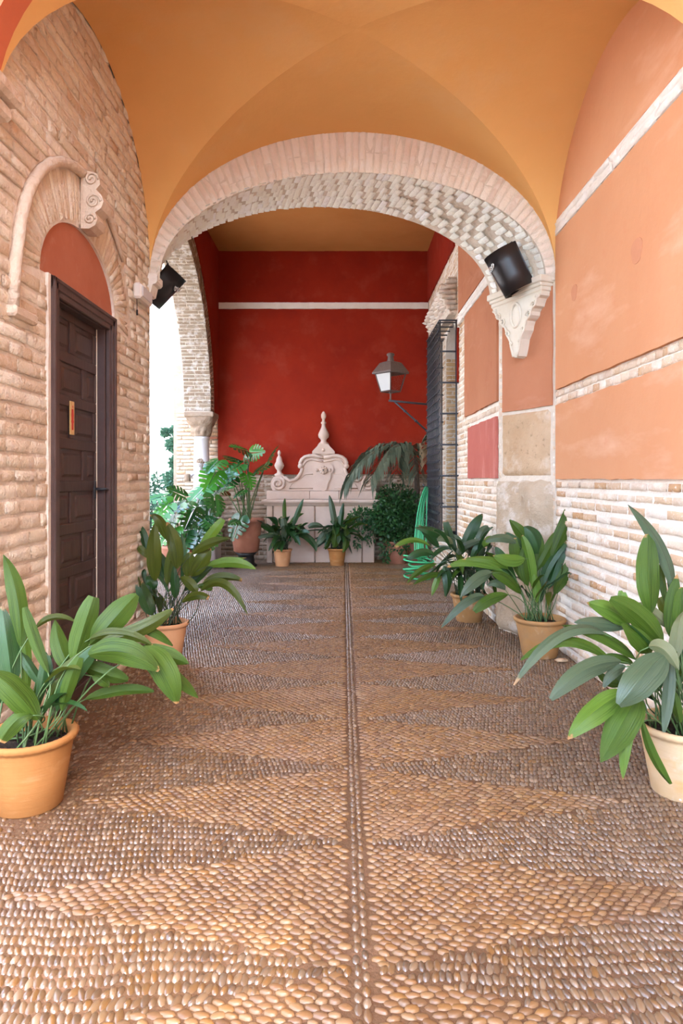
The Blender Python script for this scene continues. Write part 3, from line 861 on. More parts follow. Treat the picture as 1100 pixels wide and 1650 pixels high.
# ---------- sunlit courtyard beyond the arcade
mb = MB(); mb.box((-9, 16.5, -.03), (-1.5, 16.9, 8)); wc = struct('wall_courtyard', mb, m_mortar_court)
items = []
for q in courses(0, 6.2, .055, .018, lambda v: [(-5.6, -2.6)], .28):
    items.append((Vector((q[0], 16.5 - R.uniform(.002, .012), q[1])), EX, EZ, -EY, q[2], q[3], .03))
lay_bricks(wc, items, m_brick_court, 200)
mb = MB(); mb.box((-9.4, -12, -.03), (-9, 16.9, 8)); struct('wall_courtyard', mb, m_mortar_court)
mb = MB(); mb.box((-9, -12.4, -.03), (9, -12, 5)); struct('wall_courtyard', mb, m_mortar_court)

# ---------- door
door = thing('door_1', (XL, (dY0 + dY1) / 2, 0), None, None); tag(door, 'dark panelled wooden door in the brick wall', kind='structure')
LX = XL - .075        # face of the leaf
ly0, ly1 = dY0 + .09, dY1 - .11
mb = MB()
for k, (pr, wd) in enumerate(((.010, .10), (.018, .068), (.026, .032))):      # stepped architrave: three fillets
    e = .005 - .003 * k
    for (a, b, c, d) in ((dY0 - e, 0, dY0 - .005 + wd, dZ - .002 * k - .001), (dY1 + .005 - wd, 0, dY1 + e, dZ - .002 * k - .001), (dY0 - e, dZ - wd, dY1 + e, dZ - .003 * k)):
        mb.box((XL - .02, a, b), (XL + pr, c, d), bev=.005)
mb.build('architrave', m_wood2, door)
mb = MB(); mb.box((XL - .16, dY1 - .108, 0), (XL - .02, dY1 - .0, dZ - .05), bev=.004); mb.box((XL - .16, dY0, 0), (XL - .02, dY0 + .095, dZ - .05), bev=.004); mb.box((XL - .16, dY0, dZ - .10), (XL - .02, dY1, dZ - .01), bev=.004)
mb.build('jamb', m_wood2, door)
mb = MB(); mb.box((LX - .045, ly0 - .01, .01), (LX - .012, ly1, dZ - .09)); leafd = mb.build('door_leaf', m_wood, door)
# rails and stiles standing proud around the recessed panels, panels raised in the middle
top = dZ - .09; rows = 9; rh = (top - .07) / rows
lyw = ly1 - ly0
for k in range(rows + 1):
    z = .01 + k * rh
    mb = MB(); mb.box((LX - .015, ly0, z), (LX + .0, ly1, z + .065 if k < rows else top), bev=.004); mb.build('rail', m_wood, door)
for k in range(rows):
    z0 = .01 + k * rh + .065; z1 = .01 + (k + 1) * rh
    if (rows - 1 - k) % 2 == 0:
        st = [(ly0, .045), (ly0 + lyw / 2 - .035, .07), (ly1 - .045, .045)]
    else:
        st = [(ly0, .02), (ly0 + lyw * .25 - .035, .07), (ly0 + lyw * .75 - .035, .07), (ly1 - .02, .02)]
    for (a, w) in st:
        mb = MB(); mb.box((LX - .015, a, z0), (LX + .0, a + w, z1), bev=.004); mb.build('stile', m_wood, door)
    for (a, w), (b, _) in zip(st[:-1], st[1:]):
        g = .022; p0, p1 = a + w + g, b - g
        if p1 - p0 < .03: continue
        mb = MB(); bb = .018
        vs = [(LX - .013, p0, z0 + g), (LX - .013, p1, z0 + g), (LX - .013, p1, z1 - g), (LX - .013, p0, z1 - g)] + [(LX - .002, p0 + bb, z0 + g + bb), (LX - .002, p1 - bb, z0 + g + bb), (LX - .002, p1 - bb, z1 - g - bb), (LX - .002, p0 + bb, z1 - g - bb)]
        mb.add(vs, [(4, 5, 6, 7), (0, 1, 5, 4), (1, 2, 6, 5), (2, 3, 7, 6), (3, 0, 4, 7)])
        mb.build('panel', m_wood, door)
mb = MB(); mb.box((LX - .012, ly1 + .0, .01), (LX + .004, ly1 + .008, top)); mb.build('light_sliver', m_cream, door)  # cream strip standing in for the sliver of light at the door edge
mb = MB(); mb.box((LX + .0, ly1 - .055, 1.22), (LX + .008, ly1 - .02, 1.34), bev=.003)
mb.tube([(LX + .005, ly1 - .035, 1.285), (LX + .065, ly1 - .035, 1.285), (LX + .07, ly1 - .02, 1.285), (LX + .07, ly1 + .10, 1.28)], .009, 8)
mb.build('door_handle', m_iron, door)

# ------------------------------------------------------------------ pebble mosaic: every stone is a dome set in the mortar
def _pebble_variant(seed):
    r = np.random.default_rng(seed)
    a = np.arange(8) * (PI / 4)
    rad = 1 + r.uniform(-.10, .10, 8)
    V = [np.stack([np.cos(a) * rad, np.sin(a) * rad, np.full(8, -.35)], 1), np.stack([np.cos(a) * rad * .80, np.sin(a) * rad * .80, .62 + r.uniform(-.1, .1, 8)], 1), np.array([[r.uniform(-.15, .15), r.uniform(-.15, .15), 1.0]])]
    T = []
    for j in range(8):
        k = (j + 1) % 8
        T += [(j, k, 8 + k), (j, 8 + k, 8 + j), (8 + j, 8 + k, 16)]
    return np.vstack(V), np.array(T, np.int32)
PEB = [_pebble_variant(k) for k in range(12)]
CX = 0.05            # the centre line of the pattern
PER, TIP = 0.66, 1.15
def transverse(x, y):
    """True inside the triangles whose stones lie across the passage"""
    ph = ((y - 2.20) / PER) % 1.0
    d = np.minimum(ph, 1 - ph) * 2          # 0 at the axis of a triangle, 1 between two
    reach = TIP * (1 - d) + .03
    return np.abs(x - CX) < reach
def inside_room(x, y):
    near = y < Y1
    lo = np.where(near, np.where(y < 2.9, -2.4, XL + .0), np.where(y < YA, XL - (y - Y1) * .45, -2.45))
    hi = np.where(near, XR, np.where(y < YA, XR - (y - Y1) * .44, FR))
    return (x > lo) & (x < hi)
def stones(dx, dy, lx, ly, want):
    ys = np.arange(1.1, YB - .05, dy); xs = np.arange(-2.5, 1.75, dx)
    gx, gy = np.meshgrid(xs, ys)
    gx = gx + (np.arange(len(ys)) % 2)[:, None] * dx * .5 + RNG.uniform(-.13, .13, gx.shape) * dx
    gy = gy + RNG.uniform(-.14, .14, gy.shape) * dy + .012 * np.sin(gx * 9 + gy * 3)
    x, y = gx.ravel(), gy.ravel()
    k = inside_room(x, y) & (transverse(x, y) == want) & (np.abs(x - CX) > (.036 if want else .030))
    x, y = x[k], y[k]; n = len(x)
    s = RNG.uniform(.93, 1.19, n)
    return x, y, lx * s * RNG.uniform(.88, 1.12, n), ly * s * RNG.uniform(.88, 1.12, n), RNG.normal(0, .20, n) + .28 * np.sin(x * 3.1 + 1.7 * np.sin(y * 2.3))
def field(sets, mat, name, limit):
    X, Y, A, B, Rt = (np.concatenate(q) for q in zip(*sets))
    n = len(X)
    H = RNG.uniform(.006, .0098, n)
    # trodden earth laps over the stones along the left wall
    dirt = np.clip((-.80 - X) / .5, 0, 1) * np.clip((5.2 - Y) / .5, 0, 1) * np.clip((Y - 2.2) / .5, 0, 1)
    sink = dirt * RNG.uniform(.0, .010, n)
    Z = -sink
    ok = sink < H * .95
    X, Y, A, B, Rt, H, Z = (q[ok] for q in (X, Y, A, B, Rt, H, Z)); n = len(X)
    vi = RNG.integers(0, 12, n)
    py = VY + EYE * FPX / Y; px = VX + X * FPX / Y
    vis = (py < 1655) & (px > 0) & (px < 1100)
    order = np.argsort(-(A * B / Y ** 2) * vis)
    single = set(order[:limit].tolist())
    if not hasattr(field, 'me'): field.me = {}
    if mat.name not in field.me:
        L = []
        for V, T in PEB:
            o = fast_mesh('pebble', V, T, mat); L.append(o.data); bpy.data.objects.remove(o)
        field.me[mat.name] = L
    for i in single:
        o = bpy.data.objects.new('pebble', field.me[mat.name][vi[i]])
        o.location = (X[i], Y[i], Z[i]); o.rotation_euler = (0, 0, Rt[i]); o.scale = (A[i], B[i], H[i]); link(o, floor)
    VV, TT, nb = [], [], 0
    rest = np.ones(n, bool); rest[list(single)] = False
    for k in range(12):
        idx = np.where(rest & (vi == k))[0]
        V, T = PEB[k]
        c, s = np.cos(Rt[idx])[:, None], np.sin(Rt[idx])[:, None]
        vx = V[None, :, 0] * A[idx][:, None]; vy = V[None, :, 1] * B[idx][:, None]
        W = np.stack([X[idx][:, None] + vx * c - vy * s, Y[idx][:, None] + vx * s + vy * c, Z[idx][:, None] + V[None, :, 2] * H[idx][:, None]], 2)
        VV.append(W.reshape(-1, 3)); TT.append((T[None] + (np.arange(len(idx)) * len(V))[:, None, None]).reshape(-1, 3) + nb); nb += len(idx) * len(V)
    o = fast_mesh(name, np.vstack(VV), np.vstack(TT), mat, floor); o['kind'] = 'stuff'
field([stones(.040, .0225, .0205, .0118, True)], m_peb_a, 'pebble_field', 150)
yy = np.arange(1.1, YB - .1, .046)
cl = [(CX + o + RNG.uniform(-.002, .002, len(yy)), yy + RNG.uniform(-.006, .006, len(yy)) + o, np.full(len(yy), .0118), RNG.uniform(.018, .023, len(yy)), RNG.normal(0, .1, len(yy))) for o in (-.012, .012)]
field([stones(.0205, .041, .0108, .0205, False)] + cl, m_peb_b, 'pebble_field', 150)

# ------------------------------------------------------------------ potted plants
def rope(a, z): return .0
def pot_prof(h, rt, rb, lip):
    return [(0, .0), (rb * .96, .0), (rb, .006), (rb + (rt - rb) * .45, h * .48), (rt * .955, h - .045), (rt * .965, h - .036), (rt + lip * .4, h - .030), (rt + lip, h - .018), (rt + lip * .9, h - .005), (rt + .001, h), (rt - .016, h - .004), (rt - .022, h - .02), (rt - .026, h - .07), (rt * .80, h - .10), (0, h - .10)]
def make_pot(root, c, h, rt, rb, mat, scal=False):
    mb = MB()
    wob = (lambda a, z: .012 * math.cos(a * 40) if z > h - .04 and scal else 0) if scal else None
    mb.lathe(pot_prof(h, rt, rb, .012), c, 96 if scal else 40, wob=wob)
    mb.build('pot', mat, root)
    mb = MB(); n = 24
    vs = [Vector(c) + Vector((0, 0, h - .028))]
    for k in (.55, 1.0):
        for j in range(n):
            a = 2 * PI * j / n
            vs.append(Vector(c) + Vector(((rt - .024) * k * math.cos(a), (rt - .024) * k * math.sin(a), h - .045 + R.uniform(-.008, .012))))
    fs = [(0, 1 + j, 1 + (j + 1) % n) for j in range(n)] + [(1 + j, 1 + n + j, 1 + n + (j + 1) % n, 1 + (j + 1) % n) for j in range(n)]
    mb.add(vs, fs, True); mb.build('soil', m_soil, root)

def bez(p0, p1, p2, n): return [p0 * (1 - t) ** 2 + p1 * 2 * t * (1 - t) + p2 * t * t for t in (i / n for i in range(n + 1))]
EYEV = Vector((0, 0, EYE))

def blade(root, p0, pm, p2, width, mat, twist=0.0, fold=.26, side=None, stalk_from=None, stalk_mat=None, blunt=0.0, name='leaf'):
    """one leaf: lanceolate blade through p0, pm, p2 with a folded midrib; its stalk is a sub-part"""
    ctl = pm * 2 - (p0 + p2) * .5
    n = 12
    P = bez(p0, ctl, p2, n)
    mb = MB(); uv = []
    ph = R.uniform(0, 6)
    side_prev = None; curl = R.uniform(-.7, .7)
    for i, p in enumerate(P):
        v = i / n
        t = (P[min(i + 1, n)] - P[max(i - 1, 0)]).normalized()
        if side is None:
            vd = (p - EYEV).normalized(); sd = t.cross(vd)
        else: sd = side - t * side.dot(t)
        if sd.length < 1e-4: sd = side_prev or t.orthogonal()
        sd.normalize()
        sd = Matrix.Rotation(twist * (.6 + .4 * v) + curl * (v - .5), 3, t) @ sd
        side_prev = sd
        nn = sd.cross(t).normalized()
        w = width * 1.04 * (max(0.0, v + .012) ** .68) * (max(0.0, 1.0 - v * (1 - blunt * .10) + .002) ** (.86 - .40 * blunt)) * (2.86 - .85 * blunt)
        w = min(w, width)
        for q in (-1, -.5, 0, 0, .5, 1):
            wav = .05 * width * math.sin(v * 9 + ph + q) * abs(q)
            mb.v.append(tuple(p + sd * (w * .5 * q) - nn * (fold * w * (1 - abs(q)) - wav)))
            uv.append(((q + 1) / 2, v))
    for i in range(n):
        for j in (0, 1, 3, 4):
            a = i * 6 + j
            mb.f.append((a, a + 1, a + 7, a + 6)); mb.sm.append(True); mb.mi.append(0)
    o = mb.build(name, mat, root)
    ul = o.data.uv_layers.new(name='UVMap')
    li = np.empty(len(o.data.loops), np.int32); o.data.loops.foreach_get('vertex_index', li)
    ul.data.foreach_set('uv', np.array(uv, np.float32)[li].ravel())
    if stalk_from is not None:
        t0 = (P[1] - P[0]).normalized()
        L = (p0 - stalk_from).length
        c = p0 - t0 * L * .4
        c.z = max(c.z, stalk_from.z + .3 * (p0.z - stalk_from.z))
        mb = MB(); mb.tube(bez(stalk_from, c, p0 + t0 * .01, 7), [.0042, .004, .0036, .0034, .003, .003, .0028, .0026], 5)
        mb.build('stalk', stalk_mat or m_stalk, o)
    return o

LM = {'g': m_leaf, 'd': m_leaf_dark, 'b': m_leaf_blue, 'y': m_leaf_lime, 'o': m_leaf_olive, 't': m_leaf_tan}
def aspidistra(c, h, rt, rb, potmat, label, leaves, extra=0, ex=None, smat=None, scal=False, depth=None):
    """leaves: (base px, middle px, tip px, width px, kind, depth of base, depth of tip[, twist]); depths are offsets from the pot's axis"""
    root = thing('potted_aspidistra', c, label, 'potted plant', 'potted aspidistras along the passage')
    c = Vector(c)
    make_pot(root, c, h, rt, rb, potmat, scal)
    def soil_pt(k=.72):
        a = R.uniform(0, 2 * PI); r = math.sqrt(R.random()) * rt * k
        return c + Vector((r * math.cos(a), r * math.sin(a), h - .035))
    for L in leaves:
        (b, m, t, w, kind, db, dt) = L[:7]
        tw = L[7] if len(L) > 7 else R.uniform(-.35, .35)
        Y = c.y
        p0, p2 = at(b[0], b[1], Y + db), at(t[0], t[1], Y + dt)
        p2 = p2 + (p2 - p0) * .07; p0 = p0 - (p2 - p0) * .06
        pm = at(m[0], m[1], Y + (db + dt) / 2)
        s = soil_pt()
        s.x += (p0.x - c.x) * .12
        blade(root, p0, pm, p2, w * .90 * Y / FPX / max(.5, math.cos(tw)), LM[kind], tw, stalk_from=s, stalk_mat=smat, blunt=R.choice((0, 0, .15, .3, .7)))
    if ex:
        for i in range(extra):
            az = R.uniform(0, 2 * PI) if 'az' not in ex else R.uniform(*ex['az'])
            rise = R.uniform(*ex['rise']); out = R.uniform(*ex['out']); ln = R.uniform(*ex['len']); w = R.uniform(*ex['w'])
            s = soil_pt()
            d = Vector((math.cos(az), math.sin(az), 0))
            p0 = s + d * out * .55 + EZ * rise
            droop = R.uniform(*ex['droop'])
            p2 = p0 + d * (ln * math.cos(droop)) + EZ * (ln * math.sin(droop))
            pm = (p0 + p2) / 2 + EZ * ln * R.uniform(.08, .2)
            if ex.get('xlim'):
                lo, hi = ex['xlim']
                for p in (p0, pm, p2):
                    p.x = min(max(p.x, lo), hi); p.y = min(max(p.y, ex['ylim'][0]), ex['ylim'][1])
            sd = d.cross(EZ) + EZ * R.uniform(-.5, .5)
            blade(root, p0, pm, p2, w, LM[R.choice(ex['kinds'])], R.uniform(-.5, .5), side=sd, stalk_from=s, stalk_mat=smat, blunt=R.choice((0, 0, .2, .4)))
    return root

EXF = dict(rise=(.10, .30), out=(.02, .22), len=(.16, .30), w=(.035, .06), droop=(-.3, 1.2), kinds='dddgo')
# near left
aspidistra((-1.31, 2.84, 0), .30, .185, .135, m_terra_light, 'buff terracotta pot with scalloped rim and big aspidistra in front of the door', [
    ((62, 1012), (92, 993), (130, 1010), 9, 'o', .05, .1, .9),
    ((44, 1113), (40, 1049), (36, 1022), 22, 'y', .06, .08), ((69, 1104), (50, 1079), (36, 1056), 18, 'd', .04, .05),
    ((32, 1033), (27, 961), (7, 902), 32, 'g', .05, .12), ((19, 1102), (13, 1045), (4, 985), 38, 'd', 0, .05, 0), ((76, 1079), (57, 1033), (42, 985), 20, 'g', -.02, .02),
    ((120, 1062), (132, 1018), (149, 968), 38, 'g', .0, .05, .1), ((149, 1033), (184, 996), (216, 963), 46, 'g', .04, .12, .1), ((112, 1078), (97, 1045), (90, 1003), 30, 'g', .02, .05),
    ((165, 1033), (225, 1014), (272, 984), 28, 'o', .0, .1, .2), ((229, 1014), (252, 1022), (275, 1039), 16, 'g', .08, .12),
    ((150, 1030), (195, 1020), (240, 1040), 18, 'o', .02, .02, .5),
    ((230, 1046), (267, 1055), (300, 1068), 30, 'g', .05, .06), ((235, 1048), (264, 1080), (282, 1128), 46, 'g', .0, -.04, .1), ((270, 1075), (290, 1097), (316, 1121), 20, 'g', .03, .05),
    ((137, 1072), (168, 1083), (202, 1094), 28, 'g', .03, .05, .5), ((149, 1056), (199, 1050), (249, 1079), 44, 'g', -.05, -.08, .15),
    ((92, 1090), (122, 1066), (157, 1044), 20, 'o', -.03, -.01), ((95, 1140), (115, 1094), (152, 1050), 28, 'd', -.05, -.04), ((101, 1140), (112, 1100), (127, 1064), 24, 'g', -.07, -.06),
    ((150, 1090), (165, 1097), (174, 1106), 18, 'g', .02, .03),
    ((57, 1155), (23, 1115), (-14, 1087), 44, 'g', -.1, -.13, .2), ((50, 1155), (27, 1163), (4, 1192), 28, 'g', -.12, -.16), ((60, 1140), (70, 1090), (74, 1060), 20, 'd', -.02, 0),
    ((30, 1130), (5, 1120), (-25, 1130), 26, 'd', 0, -.05), ((80, 1130), (92, 1105), (110, 1095), 18, 'o', .03, .05)], 9, dict(EXF, xlim=(-1.5, 0), ylim=(2.4, 3.3)), smat=m_stalk, scal=True)
# second on the left
aspidistra((-1.345, 5.16, 0), .275, .165, .12, m_terra, 'terracotta pot of olive backlit aspidistra at the brick corner past the door', [
    ((236, 890), (232, 865), (224, 848), 14, 'd', .05, .1), ((238, 898), (230, 888), (224, 882), 13, 'o', 0, 0), ((266, 928), (262, 912), (258, 892), 22, 'd', .1, .12),
    ((250, 930), (248, 890), (250, 846), 26, 'o', 0, 0, 0), ((268, 868), (258, 842), (243, 832), 18, 'o', .05, .0, .5), ((284, 912), (282, 880), (270, 846), 26, 'o', .0, .02, .1), ((292, 930), (296, 896), (292, 860), 10, 'd', .04, .06),
    ((302, 928), (304, 908), (306, 892), 22, 'o', .02, .02), ((310, 926), (324, 904), (338, 886), 28, 'o', -.02, 0, .1), ((324, 878), (340, 861), (357, 839), 18, 'y', .1, .12, .1), ((312, 892), (340, 874), (369, 869), 15, 'o', -.05, -.1, .4),
    ((316, 920), (350, 907), (392, 900), 12, 'y', .1, .15, .6), ((340, 912), (376, 906), (408, 917), 18, 'y', -.05, -.1, .3), ((330, 940), (356, 929), (386, 935), 14, 'o', -.1, -.12, .5), ((328, 954), (362, 941), (394, 988), 15, 'o', -.1, -.2, .2),
    ((296, 970), (314, 960), (334, 964), 14, 'o', -.12, -.15), ((316, 954), (306, 940), (292, 932), 18, 'o', -.1, -.08), ((244, 988), (236, 970), (225, 942), 24, 'd', -.1, -.08, 0), ((248, 948), (244, 938), (236, 930), 20, 'd', .0, .0),
    ((282, 960), (282, 940), (280, 912), 16, 'd', 0, 0), ((270, 940), (274, 905), (284, 880), 18, 'o', .06, .1), ((300, 950), (318, 930), (340, 915), 16, 'd', .05, .1), ((262, 930), (250, 900), (240, 870), 18, 'd', .08, .12), ((318, 945), (330, 945), (340, 950), 12, 'g', .1, .12)], 12, dict(EXF, kinds='ddo', xlim=(-1.5, -1.05), ylim=(4.8, 5.5)), smat=m_stalk_dark)
# right, nearest
aspidistra((1.475, 2.95, 0), .30, .19, .135, m_terra_pale, 'nearest buff terracotta pot with tall drooping aspidistra by the right wall', [
    ((1079, 942), (1060, 879), (1015, 821), 22, 'b', .02, .05, .2), ((1082, 965), (1081, 935), (1077, 903), 14, 'd', .08, .1), ((1071, 966), (1067, 940), (1064, 912), 12, 'g', .06, .1), ((1048, 980), (1043, 925), (1045, 866), 39, 'g', .0, .04, 0),
    ((1022, 1004), (1005, 966), (1003, 958), 16, 'y', .06, .08), ((1074, 1010), (1051, 986), (1028, 975), 20, 't', .02, .05), ((1078, 1010), (1074, 985), (1064, 965), 24, 'o', .06, .08), ((1080, 1020), (1083, 975), (1090, 931), 26, 'g', -.02, 0, 0), ((1092, 1010), (1096, 975), (1099, 950), 24, 'g', -.04, -.04), 
    ((1010, 1006), (981, 984), (949, 973), 30, 'y', .0, -.02, .2), ((1063, 1032), (1028, 992), (987, 969), 38, 'g', -.05, -.08, .1), ((1045, 1050), (1031, 1033), (1003, 1008), 32, 'g', -.06, -.1, .2),
    ((1005, 1009), (964, 1005), (930, 1003), 24, 'b', .02, -.02, .35), ((1016, 1059), (970, 1027), (912, 1011), 20, 'g', -.02, -.06, .3), ((967, 1026), (903, 1024), (837, 1099), 19, 'b', -.05, -.2, .3), ((975, 1065), (915, 1034), (848, 1063), 17, 'g', -.08, -.15, .5),
    ((993, 1069), (943, 1080), (894, 1123), 32, 'b', -.08, -.2, .1), ((1016, 1068), (990, 1060), (965, 1062), 16, 'g', .0, .0), ((1005, 1076), (987, 1085), (973, 1108), 18, 'b', -.08, -.12), ((1000, 1100), (980, 1098), (962, 1080), 16, 'g', .02, .02),
    ((1025, 1126), (1003, 1167), (971, 1222), 50, 'g', -.16, -.24, .1), ((1000, 1118), (960, 1147), (920, 1186), 38, 'y', -.13, -.22, .2), ((1016, 1184), (1007, 1207), (1004, 1252), 18, 'y', -.2, -.24), ((1068, 1060), (1037, 1090), (1001, 1131), 52, 'b', -.2, -.26, .1),
    ((1048, 1044), (1071, 1047), (1090, 1078), 26, 't', -.16, -.24, .2), ((1080, 1062), (1077, 1114), (1070, 1172), 19, 'b', -.15, -.22, .2), ((1036, 1164), (1051, 1213), (1077, 1256), 14, 'g', -.19, -.22, .5), ((1100, 990), (1091, 1027), (1085, 1062), 24, 't', -.1, -.16),
    ((1083, 1114), (1089, 1135), (1095, 1161), 16, 'g', -.1, -.12), ((1060, 1110), (1070, 1070), (1085, 1035), 20, 'd', .02, .04), ((1040, 1110), (1045, 1085), (1055, 1070), 20, 'd', .0, .02), ((1095, 1100), (1097, 1060), (1099, 1030), 20, 'd', .05, .06)], 9, dict(EXF, xlim=(1, 1.66), ylim=(2.6, 3.4)), smat=m_stalk, scal=True)
# right, second
aspidistra((1.50, 5.22, 0), .295, .185, .13, m_terra_stain, 'stained buff pot of bright green aspidistra against the worn stone pier', [
    ((858, 889), (842, 862), (823, 841), 22, 'g', .05, .08), ((866, 897), (860, 868), (845, 852), 28, 'd', .03, .05), ((891, 892), (908, 853), (929, 806), 27, 'g', .0, .05, .1), ((858, 944), (852, 897), (842, 868), 19, 'y', -.04, -.04), ((866, 916), (883, 886), (899, 860), 20, 'g', .0, .05),
    ((894, 955), (907, 930), (921, 906), 21, 'g', -.02, .0, .1), ((885, 944), (894, 916), (910, 878), 20, 'd', .02, .06), ((875, 944), (885, 910), (913, 875), 14, 'd', -.03, 0), ((828, 875), (809, 867), (785, 873), 15, 'b', .0, -.05, .3), ((842, 900), (820, 903), (797, 895), 22, 'y', -.06, -.08, .2),
    ((804, 919), (763, 906), (726, 914), 15, 'y', -.05, -.1, .3), ((814, 916), (790, 903), (749, 902), 13, 'y', -.03, -.08, .4), ((790, 925), (767, 935), (744, 961), 21, 'b', -.1, -.18, .1), ((776, 964), (752, 970), (715, 1008), 15, 'b', -.12, -.2, .2), ((815, 960), (790, 966), (767, 984), 19, 'g', -.12, -.16, .2),
    ((836, 955), (815, 933), (793, 925), 18, 'g', -.05, -.08), ((842, 933), (831, 900), (828, 871), 20, 'g', .0, .02), ((864, 968), (864, 944), (859, 925), 15, 'y', -.06, -.05), ((850, 940), (842, 910), (846, 880), 18, 'g', -.05, -.02), ((872, 940), (876, 905), (884, 880), 18, 'd', .05, .08), ((830, 940), (812, 905), (800, 885), 18, 'd', .03, .05),
    ((880, 930), (893, 890), (905, 865), 16, 'g', .04, .08), ((812, 950), (800, 940), (786, 945), 14, 'b', -.05, -.07), ((850, 900), (838, 880), (815, 860), 18, 'd', .06, .08), ((820, 930), (795, 918), (770, 918), 16, 'd', .0, -.02), ((858, 925), (868, 890), (866, 862), 18, 'g', .02, .04)], 12, dict(EXF, xlim=(1.1, 1.66), ylim=(4.9, 5.44)), smat=m_stalk)
# right, third (dark and dense)
EXD = dict(rise=(.20, .46), out=(.05, .30), len=(.22, .38), w=(.05, .085), droop=(-.9, .9), kinds='dddddgb', xlim=(.75, 1.385), ylim=(6.0, 7.2))
aspidistra((1.195, 6.50, 0), .265, .165, .118, m_terra_stain, 'third pot from the right front with dense dark aspidistra before the hose', [
    ((690, 880), (665, 870), (640, 881), 9, 'y', -.05, -.15), ((700, 910), (676, 920), (658, 938), 10, 'g', -.1, -.2), ((712, 928), (690, 928), (668, 942), 10, 'g', -.1, -.2), ((715, 915), (720, 935), (717, 960), 16, 'd', -.12, -.16), ((708, 925), (702, 940), (696, 958), 11, 'y', -.1, -.15),
    ((745, 890), (760, 855), (775, 832), 20, 'd', .0, .02), ((720, 870), (700, 858), (672, 852), 16, 'd', .0, -.05), ((728, 876), (716, 868), (706, 872), 12, 't', -.05, -.1, .6), ((770, 880), (775, 860), (785, 850), 16, 'b', -.02, 0), ((760, 900), (772, 880), (785, 880), 14, 'd', -.05, -.06), ((740, 895), (748, 880), (780, 870), 12, 'b', -.08, -.1),
    ((698, 895), (680, 890), (660, 900), 14, 'd', -.05, -.1), ((705, 880), (690, 862), (676, 848), 14, 'd', 0, -.02), ((735, 890), (725, 865), (718, 842), 14, 'd', .05, .08), ((780, 880), (786, 870), (800, 868), 12, 'y', -.1, -.12)], 60, EXD, smat=m_stalk_dark)
# the two small pots before the fountain
EXB = dict(rise=(.14, .40), out=(.05, .28), len=(.24, .36), w=(.075, .115), droop=(-1.0, .8), kinds='dddbg', xlim=(-2, 1.3), ylim=(10, 10.90))
aspidistra((-.945, 10.60, 0), .27, .142, .105, m_terra, 'small terracotta pot with aspidistra before the left half of the fountain', [
    ((460, 850), (458, 826), (459, 806), 7, 'g', 0, .05), ((472, 848), (480, 825), (488, 806), 9, 'd', 0, .05), ((440, 858), (430, 850), (420, 846), 11, 'd', 0, -.1), ((446, 862), (434, 862), (418, 866), 8, 'b', -.05, -.15), ((480, 860), (500, 870), (508, 888), 12, 'd', -.05, -.1), ((455, 870), (458, 852), (455, 836), 12, 'b', -.1, -.1)], 44, EXB, smat=m_stalk_dark)
aspidistra((-.098, 10.68, 0), .27, .142, .105, m_terra_light, 'small buff pot with broad upright aspidistra before the middle of the fountain', [
    ((540, 850), (536, 825), (531, 801), 11, 'b', 0, .05, .1), ((548, 850), (550, 830), (553, 812), 9, 'd', 0, .05), ((520, 850), (508, 846), (498, 850), 10, 'b', -.05, -.1), ((540, 845), (541, 868), (537, 880), 16, 'g', -.12, -.15, 0), ((556, 850), (558, 872), (552, 888), 12, 'g', -.1, -.13), ((524, 856), (517, 868), (510, 878), 12, 'b', -.1, -.15), ((530, 862), (528, 875), (524, 884), 9, 'g', -.1, -.12)], 44, EXB, smat=m_stalk_dark)

# ---------- monstera
def monstera_leaf(root, p, dirv, nrm, size, mat, stalk=None):
    """heart shaped blade cut into fingers, arched along its midrib; p = where the stalk joins, dirv = towards the tip"""
    d = dirv.normalized(); s = d.cross(nrm).normalized(); n = s.cross(d).normalized()
    half = []                      # outline of one half, (along, across)
    half.append((-.02, .03))
    half += [(-.16, .10), (-.22, .24), (-.15, .38)]
    for k in range(5):
        a = -.02 + k * .185; wd = (.50, .54, .50, .40, .26)[k]
        half += [(a, wd * .98), (a + .07, wd), (a + .125, wd * .90), (a + .10, wd * .35), (a + .13, wd * .33)]
    half += [(.92, .12), (1.0, .0)]
    mb = MB(); fs = []
    def P(a, b, sg):
        z = -.22 * max(0, a) ** 2 - .35 * b * b
        return p + d * (a * size) + s * (sg * b * size) + n * (z * size)
    for sg in (1, -1):
        poly = [Vector((a, b, 0)) for a, b in half]
        tri = tessellate_polygon([poly])
        mb.add([P(a, b, sg) for a, b in half], [tuple(t) if sg > 0 else tuple(t)[::-1] for t in tri], True)
    o = mb.build('leaf', mat, root)
    if stalk is not None:
        mid = (stalk + p) / 2 + EZ * .12 * (p - stalk).length
        m2 = MB(); m2.tube(bez(stalk, mid, p, 8), .009, 6); m2.build('stalk', m_stalk, o)
    return o
V3 = Vector
mroot = thing('potted_monstera', (-1.50, 10.55, 0), 'monstera in a big raised terracotta pot left of the fountain', 'potted plant')
c = V3((-1.50, 10.55, .22))
mb = MB(); mb.lathe([(0, 0), (.15, 0), (.19, .02), (.225, .30), (.25, .47), (.27, .475), (.275, .51), (.262, .525), (.235, .52), (.22, .44), (0, .43)], c, 40); mb.build('pot', m_terra_dark, mroot)
mb = MB(); mb.lathe([(0, 0), (.16, 0), (.17, .03), (.13, .06), (.12, .17), (.17, .22), (0, .22)], (c.x, c.y, 0), 28); mb.build('pot_stand', m_black, mroot)
mb = MB(); mb.lathe([(.222, .435), (.12, .46), (0, .47)], c, 24); mb.build('soil', m_soil, mroot)
so = c + V3((0, 0, .45))
